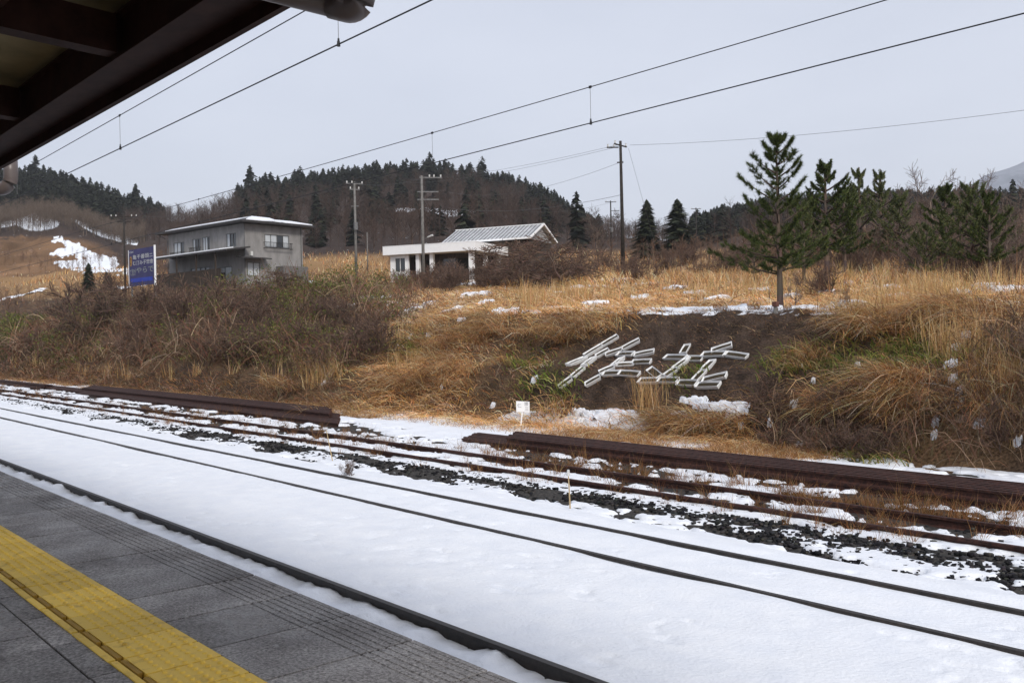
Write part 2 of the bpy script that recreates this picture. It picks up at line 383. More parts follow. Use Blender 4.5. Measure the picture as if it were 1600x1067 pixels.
# trackbed + snow sheet
def track_sheets():
    xs = [14.]; 
    while xs[-1] > -150: xs.append(xs[-1]-max(.04, abs(min(xs[-1], 0)+0)*.0042+.02))
    xs = np.array(xs[::-1]); ys = [2.60]
    while ys[-1] < 17.6: ys.append(ys[-1]+(.03 if ys[-1] < 9.2 else .04))
    ys = np.array(ys); X, Y = np.meshgrid(xs, ys, indexing='ij')
    n = X.shape
    gb = -1.10+(fbm(X*2.2, Y*2.2, 31)-.5)*.05
    gb += .05*np.exp(-((Y-10.45)/.55)**2)
    def surf(zz, name, col=None):
        V = np.stack([X, Y, zz], -1).reshape(-1, 3)
        i = np.arange(n[0]-1)[:, None]*n[1]+np.arange(n[1]-1)[None]
        Q = np.stack([i, i+n[1], i+n[1]+1, i+1], -1).reshape(-1, 4)
        return V, Q
    V, Q = surf(gb, 'trackbed')
    mb_ = mat('trackbed_gravel', (.010, .010, .010), (.075, .066, .058), scale=16, rough=.9, bump=.03, bscale=22)
    # brown earth further out
    o = link('trackbed', mesh_np('trackbed', V, quads=Q, smooth=True), mb_); tag(o, kind='structure')
    nf = fbm(X*.7, Y*.7, 41)-.5; nm = fbm(X*2.6, Y*3.2, 42)-.5; nh = fbm(X*9, Y*9, 43, 3)-.5
    nx = fbm(X*.45, Y*0+3, 44)-.5; nx2 = fbm(X*1.4, Y*0+7, 45)-.5
    pits = np.clip(fbm(X*6, Y*7, 47, 2)-.62, 0, 1)*.10*(fbm(X*.8, Y*.8, 48, 2) > .5)
    z = np.full(n, -.955)+nf*.035+nm*.016+nh*.008-pits
    # strip between platform and nearest rail
    e = np.clip((RY['r1']-.02-Y)/.12, 0, 1)
    lump = np.maximum(0, fbm(X*3.1, Y*2.6, 46)-.42)*.16
    za = -1.055+nm*.07+nh*.03+lump+nx2*.05
    z = np.where(Y < RY['r1'], za*1, z)
    # in front of r2 / r3
    def dip(z, yr, depth, amp):
        d = yr-Y; f = np.clip(1-np.abs(d-.02)/.16, 0, 1)*(d > -.02)
        return z*(1-f)+f*(-.95-depth+nx*amp+nx2*amp*.4)
    z = np.where((Y > RY['r1']), z, z)
    fr = .36*(np.exp(-((X+16.2)/1.6)**2)+np.exp(-((X+5.3)/.5)**2)*.8+np.exp(-((X+3.55)/.5)**2)*.8)
    z = dip(z, RY['r2'], .030, .045)
    z = np.where(np.abs(Y-RY['r2']) < .14, np.maximum(z, -.945+.012*fr-(1-np.clip(fr*1.3, 0, 1))*.1), z) if False else z+np.clip(fr, 0, 1)*.045*np.exp(-((Y-RY['r2'])/.2)**2)
    z = dip(z, RY['r3'], .036, .035)
    # behind each rail snow meets the head flush
    for yr in (RY['r1'], RY['r2'], RY['r3']):
        f = np.clip(1-(Y-yr-.033)/.12, 0, 1)*(Y > yr+.0)
        lim = -.953+nx2*.012+nx*.01
        buried = np.clip(fr, 0, 1)*(.02 if yr == RY['r2'] else 0)
        z = np.where(Y > yr, z*(1-f)+f*(lim+buried*2), z)
    core = (np.abs(Y-RY['r2']) < .034)
    z = np.where(core & (fr < .45), np.minimum(z, -.957), z)
    for yr in (RY['r1'], RY['r3']):
        z = np.where(np.abs(Y-yr) < .036, np.minimum(z, -.96), z)
    # falls and thins beyond the second track
    f = np.clip((Y-9.0)/.9, 0, 1)
    thick = np.where(Y < 9.9, .14*(1-f)+.055, .055)
    pn = fbm(X*1.1, Y*2.3, 51, 5)-.5; pm = fbm(X*5.5, Y*8, 52, 3)-.5
    cover = .13*np.ones(n)
    rb = 10.42+ (fbm(X*.3, Y*0, 55)-.5)*.5
    wx = np.clip((X+46)/8, 0, 1)
    cover -= .24*np.exp(-((Y-rb)/.36)**2)*wx+.10*np.exp(-((Y-9.85)/.35)**2)
    cover += .06*np.exp(-((Y-11.0)/.14)**2)
    cover -= .11*((Y > 11.25) & (Y < 12.32))
    cover -= .16*np.exp(-((Y-11.16)/.06)**2)+.25*np.exp(-((Y-12.22)/.07)**2)
    cover -= .15*((Y > 12.32) & (Y < 13.8))
    cover -= .16*(Y > 13.8)*(Y < 15.2)
    U_, V_ = proj(np.stack([X, Y, gb], -1).reshape(-1, 3)); U_ = U_.reshape(n); V_ = V_.reshape(n)
    cover += np.where(Y > 15.8, -.09, 0)+.20*ell(U_, V_, 760, 665, 190, 30)
    cover += .10*(X < -28)*(Y > 9)*(Y < 11)
    th = np.clip((cover+pn*.9+pm*.45)*.9, -.12, .055)
    zo = gb+th+nh*.01
    zb = -.955*(1-f)+f*(-1.035)+nm*.012
    w2 = np.clip((Y-9.25)/.5, 0, 1)
    z2 = np.where(Y > 8.8, zb*(1-w2)+np.minimum(zo, zb)*w2, z)
    z = np.where(Y > 9.0, z2, z)
    V, Q = surf(z, 'snow')
    # drop sheet cells entirely below the trackbed
    keep = ((z-gb) > -.03); k4 = keep[:-1, :-1] | keep[1:, :-1] | keep[1:, 1:] | keep[:-1, 1:]
    Q = Q[k4.ravel()]
    o = link('snow', mesh_np('snow', V, quads=Q, smooth=True), M_snow); tag(o, kind='structure')
    return (X, Y, z-gb)
SX, SY, STH = track_sheets()
# ballast stones: angular lumps, far too many to count
def stones():
    X = []; Y = []; EX = []
    def put(n, ya, yb, xa=-50, xb=2.5):
        x = -np.exp(rng.uniform(np.log(1.5), np.log(-xa+4), n))+4; y = rng.normal((ya+yb)/2, (yb-ya)/2.6, n); X.append(x); Y.append(y)
    put(11000, 10.05, 10.85); put(2600, 9.5, 10.1); put(3000, 12.4, 14.2); put(900, 11.3, 12.2)
    x = np.concatenate(X); y = np.concatenate(Y); den = fbm(x*1.3, y*2.5, 51, 5)
    keep = (fbm(x*.9, y*1.8, 77)+rng.uniform(-.2, .2, len(x)) < .56) & (y > 9.3) & (y < 15)
    x = x[keep]; y = y[keep]
    for (a, b_, k_) in EX: x = np.concatenate([x, a+rng.normal(0, .07, k_)]); y = np.concatenate([y, b_+rng.normal(0, .03, k_)])
    n = len(x)
    base = np.array([(a, b, c) for a in (-1, 1) for b in (-1, 1) for c in (-1, 1)], float)
    r = rng.uniform(.012, .034, n)[:, None, None]
    v = base[None]*(rng.uniform(.45, 1.1, (n, 8, 3)))*r*np.array([1.1, .95, .75])
    th = rng.uniform(0, 6.28, n); c = np.cos(th)[:, None]; s_ = np.sin(th)[:, None]
    v = np.stack([v[..., 0]*c-v[..., 1]*s_, v[..., 0]*s_+v[..., 1]*c, v[..., 2]], -1)
    z = np.where(y < 9, -.955, -1.10+.05*np.exp(-((y-10.45)/.55)**2)+rng.uniform(.0, .035, n))
    v += np.stack([x, y, z], -1)[:, None]
    q = np.array([(0, 1, 3, 2), (4, 6, 7, 5), (0, 4, 5, 1), (2, 3, 7, 6), (0, 2, 6, 4), (1, 5, 7, 3)])
    Q = (np.arange(n)[:, None, None]*8+q[None]).reshape(-1, 4)
    col = np.repeat(pick([(.02, .02, .022), (.035, .034, .036), (.06, .055, .05), (.014, .014, .016)], n), 8, 0)
    tag(link('ballast', mesh_np('ballast', v.reshape(-1, 3), quads=Q, col=col), M_stone), kind='stuff')
stones()
# ------------------------------------------------------------------ platform
EDGE = 2.72
def platform():
    M, t, b = new_mat('worn_platform_concrete'); N = t.nodes; L = t.links
    tc = N.new('ShaderNodeTexCoord')
    def noise(s, d=6, r=.6, st=(1, 1, 1)):
        mp = N.new('ShaderNodeMapping'); mp.inputs['Scale'].default_value = st; L.new(tc.outputs['Object'], mp.inputs[0])
        n = N.new('ShaderNodeTexNoise'); n.inputs['Scale'].default_value = s; n.inputs['Detail'].default_value = d; n.inputs['Roughness'].default_value = r
        L.new(mp.outputs[0], n.inputs[0]); return n
    def ramp(n, p0, c0, p1, c1):
        r = N.new('ShaderNodeValToRGB'); r.color_ramp.elements[0].position = p0; r.color_ramp.elements[1].position = p1
        r.color_ramp.elements[0].color = (*c0, 1); r.color_ramp.elements[1].color = (*c1, 1); L.new(n.outputs[0], r.inputs[0]); return r
    r1 = ramp(noise(1.7), .35, (.19, .173, .163), .68, (.38, .355, .335))
    r2 = ramp(noise(55, 4, .8), .36, (.32, .32, .32), .66, (1.4, 1.4, 1.4))
    r3 = ramp(noise(5, 8, .75, (1, 2, 1)), .60, (0, 0, 0), .72, (1, 1, 1))
    mu = N.new('ShaderNodeMix'); mu.data_type = 'RGBA'; mu.blend_type = 'MULTIPLY'; mu.inputs[0].default_value = 1
    L.new(r1.outputs[0], mu.inputs[6]); L.new(r2.outputs[0], mu.inputs[7])
    m2 = N.new('ShaderNodeMix'); m2.data_type = 'RGBA'; L.new(r3.outputs[0], m2.inputs[0]); L.new(mu.outputs[2], m2.inputs[6]); m2.inputs[7].default_value = (.34, .33, .32, 1)
    fa = N.new('ShaderNodeMath'); fa.operation = 'MULTIPLY'; fa.inputs[1].default_value = .8; L.new(r3.outputs[0], fa.inputs[0]); L.new(fa.outputs[0], m2.inputs[0])
    sx = N.new('ShaderNodeSeparateXYZ'); L.new(tc.outputs['Object'], sx.inputs[0])
    f1 = N.new('ShaderNodeMath'); f1.operation = 'MULTIPLY_ADD'; f1.inputs[1].default_value = 1/.604; f1.inputs[2].default_value = 60.14/.604; L.new(sx.outputs[0], f1.inputs[0])
    f2 = N.new('ShaderNodeMath'); f2.operation = 'FLOOR'; L.new(f1.outputs[0], f2.inputs[0]); wn = N.new('ShaderNodeTexWhiteNoise'); wn.noise_dimensions = '1D'; L.new(f2.outputs[0], wn.inputs['W'])
    mr_ = N.new('ShaderNodeMapRange'); mr_.inputs[3].default_value = .85; mr_.inputs[4].default_value = 1.5; L.new(wn.outputs['Value'], mr_.inputs[0])
    vs = N.new('ShaderNodeVectorMath'); vs.operation = 'SCALE'; L.new(m2.outputs[2], vs.inputs[0]); L.new(mr_.outputs[0], vs.inputs['Scale']); L.new(vs.outputs[0], b.inputs['Base Color'])
    rr = N.new('ShaderNodeMapRange'); rr.inputs[1].default_value = .35; rr.inputs[2].default_value = .65; rr.inputs[3].default_value = .42; rr.inputs[4].default_value = .8
    L.new(noise(2.3, 5).outputs[0], rr.inputs[0]); wt = ramp(noise(.9, 5, .6, (1, 1.6, 1)), .56, (1, 1, 1), .64, (.28, .28, .28))
    wm_ = N.new('ShaderNodeMath'); wm_.operation = 'MULTIPLY'; L.new(rr.outputs[0], wm_.inputs[0]); L.new(wt.outputs[0], wm_.inputs[1]); L.new(wm_.outputs[0], b.inputs['Roughness']); b.inputs['Specular IOR Level'].default_value = .35
    bp = N.new('ShaderNodeBump'); bp.inputs['Distance'].default_value = .006; nn_ = noise(70, 4, .7); L.new(nn_.outputs[0], bp.inputs['Height']); L.new(bp.outputs[0], b.inputs['Normal'])
    Mp = M
    root = tag(bpy.data.objects.new('platform', None), kind='structure'); COL.objects.link(root)
    body = MB(); body.box((-160, -6, -1.3), (14, EDGE-.03, -.022)); body.build('platform_body', mat('joint_dirt', (.008, .008, .007), (.016, .015, .013), scale=8), root)
    rs = random.Random(3)
    def slabs(name, x0, x1, pitch, ya, yb, offset=0., gap=.015, ridges=None):
        mb = MB(); x = x0+offset
        while x < x1:
            g = gap*rs.uniform(.7, 1.6); dz = rs.uniform(-.003, .003); dy = rs.uniform(-.002, .002)
            a = x+g/2; c = x+pitch-g/2; zt = -.003+dz
            if ridges is None or a < -45:
                mb.box((a, ya+dy, -.05), (c, yb+dy, zt))
            else:
                mb.box((a, ya+dy, -.05), (c, ridges[0], zt)); yy = ridges[0]; m_ = ridges[1]; w = (yb-.03-yy)/m_
                mb.box((a, yy, -.051), (c, yb+dy, zt-.004))
                for k in range(m_): mb.box((a, yy+w*k+w*.28, -.04), (c, yy+w*(k+1)-.002, zt+.0005))
                mb.box((a, yb-.028, -.04), (c, yb+dy+.001, zt+.001))
            x += pitch
        o = mb.build(name, Mp, root, bevel=.0025)
        return o
    slabs('edge_slabs', -60, 6, .604, 1.905, EDGE, offset=-.14, ridges=(2.40, 6))
    slabs('edge_slabs_far', -160, -60.2, .604, 1.905, EDGE, offset=.0)
    slabs('paving_slabs', -60, 6, .604, 1.335, 1.463, offset=-.14)
    slabs('paving_slabs', -60, 6, .906, .43, 1.325, offset=.18)
    slabs('paving_slabs', -60, 6, .906, -.48, .42, offset=.58)
    mb = MB(); mb.box((-160, -6, -.05), (6, -.49, -.004)); mb.box((-160, -.48, -.05), (-60.2, 1.9, -.004)); mb.build('paving', Mp, root)
    # tactile paving
    My = mat('yellow_tactile', (.55, .34, .05), (.93, .62, .10), scale=9, rough=.6, bump=.0014, bscale=120, spec=.35, pos=(.28, .46), detail=9)
    Myo = mat('ochre_bar', (.30, .17, .025), (.42, .25, .035), scale=6, rough=.7)
    t2 = My.node_tree; N2 = t2.nodes; L2 = t2.links; b2 = N2['Principled BSDF']; src = b2.inputs['Base Color'].links[0].from_socket
    tc2 = N2.new('ShaderNodeTexCoord'); sx2 = N2.new('ShaderNodeSeparateXYZ'); L2.new(tc2.outputs['Object'], sx2.inputs[0])
    g1 = N2.new('ShaderNodeMath'); g1.operation = 'MULTIPLY_ADD'; g1.inputs[1].default_value = 1/.302; g1.inputs[2].default_value = 60.282/.302; L2.new(sx2.outputs[0], g1.inputs[0])
    g2 = N2.new('ShaderNodeMath'); g2.operation = 'FLOOR'; L2.new(g1.outputs[0], g2.inputs[0]); w2_ = N2.new('ShaderNodeTexWhiteNoise'); w2_.noise_dimensions = '1D'; L2.new(g2.outputs[0], w2_.inputs['W'])
    g3 = N2.new('ShaderNodeMapRange'); g3.inputs[3].default_value = .80; g3.inputs[4].default_value = 1.12; L2.new(w2_.outputs['Value'], g3.inputs[0])
    g4 = N2.new('ShaderNodeVectorMath'); g4.operation = 'SCALE'; L2.new(src, g4.inputs[0]); L2.new(g3.outputs[0], g4.inputs['Scale']); L2.new(g4.outputs[0], b2.inputs['Base Color'])
    tp = empty('tactile_paving', (0, 1.68, 0), 'yellow studded tactile paving strip running along the platform', 'tactile paving')
    tp.location = (0, 0, 0)
    mb = MB(); x = -60.3+.018
    k = 0; tiles = []
    while x < 5:
        g = .006 if k % 2 else .014
        mb.box((x+g, 1.535, -.03), (x+.302-g*.5, 1.898, .004+rs.uniform(-.001, .001))); tiles.append(x); x += .302; k += 1
    mb.build('tiles', My, tp, bevel=.002)
    mb = MB()
    for x in tiles:
        if x < -24: continue
        n = 10 if x > -9 else 6
        for i in range(5):
            for j in range(5):
                cx = x+.033+i*.059; cy = 1.605+j*.061
                h = .012*rs.uniform(.6, 1); r = .0145
                b0 = len(mb.v)
                for (rr_, zz) in ((r, .003), (r*.8, .003+h*.8), (r*.45, .003+h)):
                    for q in range(n):
                        t = 6.2832*q/n; mb.v.append((cx+rr_*math.cos(t), cy+rr_*math.sin(t), zz))
                for lv in range(2):
                    for q in range(n):
                        A = b0+lv*n+q; B = b0+lv*n+(q+1) % n; mb.f.append((A, B, B+n, A+n))
                mb.f.append(tuple(b0+2*n+q for q in range(n)))
    mb.build('studs', My, tp, smooth=True)
    mb = MB(); x = -60.3+.018
    while x < 5:
        mb.box((x+.012, 1.462+rs.uniform(-.003, .003), -.03), (x+.59, 1.496, .0025)); x += .604
    mb.build('guide_line', My, tp)
    mb = MB(); mb2 = MB(); x = -60.3+.018
    while x < 5:
        mb.box((x+.03, 1.504, -.03), (x+.27, 1.527, .006)); mb.box((x+.34, 1.504, -.03), (x+.585, 1.527, .006)); x += .604
    mb.build('raised_bar', Myo, tp, bevel=.002)
platform()
# ------------------------------------------------------------------ station canopy
def canopy():
    zc = 3.62
    A = onZ(0, 266, zc); B = onZ(462, 8, zc)
    d = (B-A); d[2] = 0; d /= np.linalg.norm(d); nrm = np.array([-d[1], d[0], 0]); nrm = -nrm if nrm[1] > 0 else nrm    # inward
    Mb = mat('dark_brown_paint', (.020, .0085, .0065), (.036, .016, .012), scale=6, rough=.7, spec=.08)
    Mc = mat('cream_roof_panel', (.17, .13, .06), (.26, .20, .10), scale=2, rough=.8)
    root = empty('station_canopy', tuple(A), 'dark brown steel platform canopy overhead with cream roof panels', 'canopy'); root.location = (0, 0, 0)
    L0 = A-d*70; Lr = B+d*7.5
    def line(s, inn, z):   # point at distance s along from A, inward, height
        return A+d*s+nrm*inn+np.array([0, 0, z-zc])
    s0, s1 = -70, float(np.dot(Lr-A, d))
    def slab(mb, i0, i1, z0, z1, a=s0, b=s1, dz=0):
        mb.hexa([line(a, i0, z0), line(b, i0, z0), line(b, i1, z0+dz), line(a, i1, z0+dz), line(a, i0, z1), line(b, i0, z1), line(b, i1, z1+dz), line(a, i1, z1+dz)])
    mb = MB(); slab(mb, 0, .05, zc, zc+.32); slab(mb, .05, .30, zc+.10, zc+.13); slab(mb, -.012, 0, zc+.015, zc+.05); mb.build('fascia', Mb, root)
    mb = MB(); slab(mb, .36, .50, zc-.02, zc-.005); slab(mb, .425, .437, zc-.005, zc+.30); slab(mb, .36, .50, zc+.30, zc+.315); mb.build('edge_beam', Mb, root)
    for k, i in enumerate((1.25, 2.1, 2.95, 3.8)):
        mb = MB(); slab(mb, i, i+.06, zc+.18+.05*k, zc+.33+.05*k); mb.build('purlin', Mb, root)
    for s in np.arange(-69.0+1.55, s1, 2.6):
        mb = MB(); mb.hexa([line(s, .5, zc+.02), line(s+.16, .5, zc+.02), line(s+.16, 5.6, zc+.26), line(s, 5.6, zc+.26), line(s, .5, zc+.30), line(s+.16, .5, zc+.30), line(s+.16, 5.6, zc+.56), line(s, 5.6, zc+.56)])
        mb.build('rafter', Mb, root)
        mb = MB(); mb.tube([line(s+.4, 1.2, zc+.20), line(s+2.3, 3.8, zc+.28)], .009, 6); mb.build('brace_rod', Mb, root)
    mb = MB(); slab(mb, -.08, 6.2, zc+.37, zc+.40, dz=.3); mb.build('roof_sheet', Mc, root)
    # snow load on top
    mb = MB(); slab(mb, -.02, 6.1, zc+.405, zc+.44, dz=.3); mb.build('roof_snow', M_snow, root)
    Mpipe = mat('brown_pvc', (.095, .073, .067), (.125, .10, .092), scale=2, rough=.38, spec=.5)
    def pipe(uv0, uv1, D0, r):
        p0 = at(*uv0, D0); p1 = at(*uv1, D0*.985)
        dd = unit(p1-p0); p0 = p0-dd*.7
        top = p1+np.array([0, 0, 1.])*.0
        arc = []; up = np.array([0, 0, 1.]); R_ = r*1.5
        for t in np.linspace(0, math.pi/2, 9): arc.append(p1+dd*R_*math.sin(t)+up*R_*(1-math.cos(t)))
        m1 = MB(); m1.tube([p0, p1-dd*.02], r, 20); o = m1.build('drainpipe', Mpipe, root, smooth=False)
        for p in o.data.polygons: p.use_smooth = len(p.vertices) == 4
        m2 = MB(); m2.tube([p1-dd*.10, p1-dd*.001]+arc+[arc[-1]+up*.14], r*1.13, 20); e = m2.build('elbow', Mpipe, o)
        for p in e.data.polygons: p.use_smooth = len(p.vertices) == 4
        m3 = MB(); m3.tube([arc[-1]+up*.12, arc[-1]+up*.5], r, 16); m3.build('riser', Mpipe, o, smooth=True)
    pipe((452, -8), (541, 14), 5.6, .070)
    pl = at(-8, 296, 13.2); mb = MB()
    pts = [at(16, 250, 13.2), at(17, 268, 13.2)]
    for t in np.linspace(0, math.pi/2, 8): pts.append(at(17-17*(1-math.cos(t))*.9, 276+19*math.sin(t), 13.2))
    pts.append(at(-40, 297, 13.2)); mb.tube(pts, .095, 14); mb.build('drainpipe', Mpipe, root, smooth=True)
canopy()
# ------------------------------------------------------------------ overhead wires
def smooth_line(pts, n=40):
    pts = np.array(pts); pts = pts[np.argsort(pts[:, 0])]
    x = pts[:, 0]; xs = np.linspace(x[0], x[-1], n)
    return np.stack([xs, np.interp(xs, x, pts[:, 1]), np.interp(xs, x, pts[:, 2])], -1)
def catenary(Yc, zc, mess, drops, label, rc=.0065, rmes=.0055):
    root = empty('overhead_line', (0, Yc, zc), label, 'overhead line')
    root.location = (0, 0, 0)
    mb = MB(); mb.tube([(-260, Yc, zc), (10, Yc, zc)], rc, 6); mb.build('contact_wire', M_wire, root)
    P = np.array([onY(u, v, Yc) for u, v in mess]); cf = np.polyfit(P[:, 0], P[:, 2], 2 if len(mess) > 3 else 1)
    xs = np.linspace(-60, 8, 40); zz = np.polyval(cf, np.clip(xs, P[:, 0].min()-6, None))
    # repeat supports farther off
    mb = MB(); mb.tube([(x, Yc, z) for x, z in zip(xs, zz)], rmes, 6); 
    zl = zz[0]; mb.tube([(-60-i*5, Yc, zl+.25*math.sin(i*.35)**2) for i in range(40)], rmes, 5); mb.build('messenger_wire', M_wire, root)
    for (u, v) in drops:
        p = onY(u, v, Yc); zt = np.interp(p[0], xs, zz)
        mb = MB(); mb.tube([(p[0], Yc, zc), (p[0], Yc, zt)], .0028, 5); dr = mb.build('dropper', M_steel, root)
        mb = MB(); mb.tube([(p[0], Yc, zc-.018), (p[0], Yc, zc+.03)], [.017, .012], 7); mb.tube([(p[0], Yc, zc+.035), (p[0], Yc, zc+.05)], .01, 6)
        mb.bar((p[0]-.02, Yc, zt), (p[0]+.02, Yc, zt), .012, .03); mb.build('clamp', M_wire, dr)
catenary(4.28, 1.55+.5958*4.28, [(480, 17), (266, 134), (67, 249)], [(529, 67), (188, 228), (27, 300)], 'overhead contact wire line above the near track at upper left')
catenary(8.14, 1.55+.3066*8.14, [(1392, 0), (1160, 67), (923, 133), (700, 201), (470, 268), (260, 325)], [(923, 184), (676, 250), (311, 339), (174, 375)], 'overhead contact wire line above the middle track crossing the sky')
# ------------------------------------------------------------------ stacked old rails
rail25 = rail_mesh(-12.5, 12.5, 'stacked_rail', h=.14); rail25.materials.append(M_rust)
rail12 = rail_mesh(-6.0, 6.0, 'stacked_rail', h=.14); rail12.materials.append(M_rust)
def stack(rows, me, half, xend, label, group, rot=0., skew=0.):
    """rows: (y of first rail, count, z of head, extra x shift)"""
    for (y0, n, zh, sh) in rows:
        for k in range(n):
            o = link('rusty_rail', me); tag(o, label, 'rail', group)
            o.location = (xend*(1+skew*((y0+k*.135)/14.1-1))+half+sh+random.uniform(-.07, .07), y0+k*.135, zh+random.uniform(-.003, .003)); o.rotation_euler = (0, 0, rot+random.uniform(-.0004, .0004))
pe = onY(788, 684, 14.0); 
stack([(13.90, 9, -.972, -1.6), (13.94, 8, -.832, .0)], rail25, 12.5, pe[0], 'rusty old rail in the long stack lying beyond the siding at right', 'stacked rails at right', skew=.6)
pl = onY(529, 655, 14.1)
def back_end(u, v, zt): return onZ(u, v, zt)
stack([(14.0, 14, -.972, 0.), (14.75, 8, -.832, -.5)], rail25, -12.5, pl[0], 'rusty old rail in the fanned pile lying before the left thicket', 'piled rails at left', skew=1.)
stack([(15.85, 2, -.832, -.7)], rail25, -12.5, pl[0], 'rusty rail raised along the back of the left pile', 'raised back rails of the left pile', skew=1.)
stack([(14.45, 8, -.972, 0.)], rail12, -6, pl[0]-25.6, 'rusty rail in the extended row behind the left pile', 'rear row of the left pile')
stack([(14.1, 6, -.972, 0.), (14.3, 4, -.832, .2)], rail12, -6, onZ(85, 604, -.95)[0], 'rusty rail in the distant short pile at far left', 'distant short rail pile')
sb = MB((0, 0, 0))
for i_, (xx, y0_, y1_) in enumerate([(pe[0]+.8, 13.8, 15.2), (pe[0]+6, 13.8, 15.2), (pe[0]+11, 13.8, 15.2), (pl[0]-1.2, 13.9, 16.0), (pl[0]-8, 13.9, 16.0), (pl[0]-16, 13.9, 16.0)]):
    sb = MB((xx, (y0_+y1_)/2, -1.1)); sb.box((xx-.1, y0_, -1.16), (xx+.1, y1_, -1.096)); o = sb.build('timber_bearer', M_dark)
    tag(o, 'dark timber bearer under the %s rail stack, number %s from its near end' % ('right' if i_ < 3 else 'left', ('one', 'two', 'three')[i_ % 3]), 'timber')
# ------------------------------------------------------------------ buildings
def camdir(lat, dep): v = RH*lat+FH*dep; return v/np.linalg.norm(v)
class Frame:
    def __init__(s, O, La, Lb): s.O = np.array(O, float); s.A = La; s.B = Lb
    def p(s, a, b, z): return s.O+s.A*a+s.B*b+np.array([0, 0, z])
    def box(s, mb, a0, a1, b0, b1, z0, z1):
        mb.hexa([s.p(a0, b0, z0), s.p(a1, b0, z0), s.p(a1, b1, z0), s.p(a0, b1, z0), s.p(a0, b0, z1), s.p(a1, b0, z1), s.p(a1, b1, z1), s.p(a0, b1, z1)])
def wall_holes(mb, fr, axis, n0, n1, L0, L1, z0, z1, holes):
    """a wall slab from L0..L1 along the axis with rectangular openings (l0,l1,h0,h1), thickness n0..n1 on the other axis"""
    ls = sorted({L0, L1, *[h[0] for h in holes], *[h[1] for h in holes]}); zs = sorted({z0, z1, *[h[2] for h in holes], *[h[3] for h in holes]})
    for i in range(len(ls)-1):
        for j in range(len(zs)-1):
            lm = (ls[i]+ls[i+1])/2; zm = (zs[j]+zs[j+1])/2
            if any(h[0] < lm < h[1] and h[2] < zm < h[3] for h in holes): continue
            if axis == 'a': fr.box(mb, ls[i], ls[i+1], n0, n1, zs[j], zs[j+1])
            else: fr.box(mb, n0, n1, ls[i], ls[i+1], zs[j], zs[j+1])
M_wall = mat('grey_render', (.215, .207, .202), (.32, .308, .30), scale=1.2, rough=.9, bump=.004, bscale=30, stretch=(1, 1, .4))
M_glass, _t, _b = new_mat('window_glass'); _b.inputs['Base Color'].default_value = (.03, .035, .04, 1); _b.inputs['Roughness'].default_value = .08; _b.inputs['Specular IOR Level'].default_value = .7
M_curtain = mat('pale_curtain', (.42, .45, .48), (.62, .65, .68), scale=3, rough=.8, stretch=(8, 8, .5))
M_frame = mat('aluminium_frame', (.10, .10, .10), (.16, .16, .16), scale=5, rough=.5)
M_darkin = mat('dark_interior', (.012, .011, .010), (.03, .026, .024), scale=2, rough=.9)
M_roofd = mat('dark_roof_metal', (.028, .026, .026), (.055, .05, .05), scale=3, rough=.6)
M_brownw = mat('brown_timber_wall', (.035, .026, .02), (.075, .055, .042), scale=2, rough=.85, stretch=(6, 6, .6))
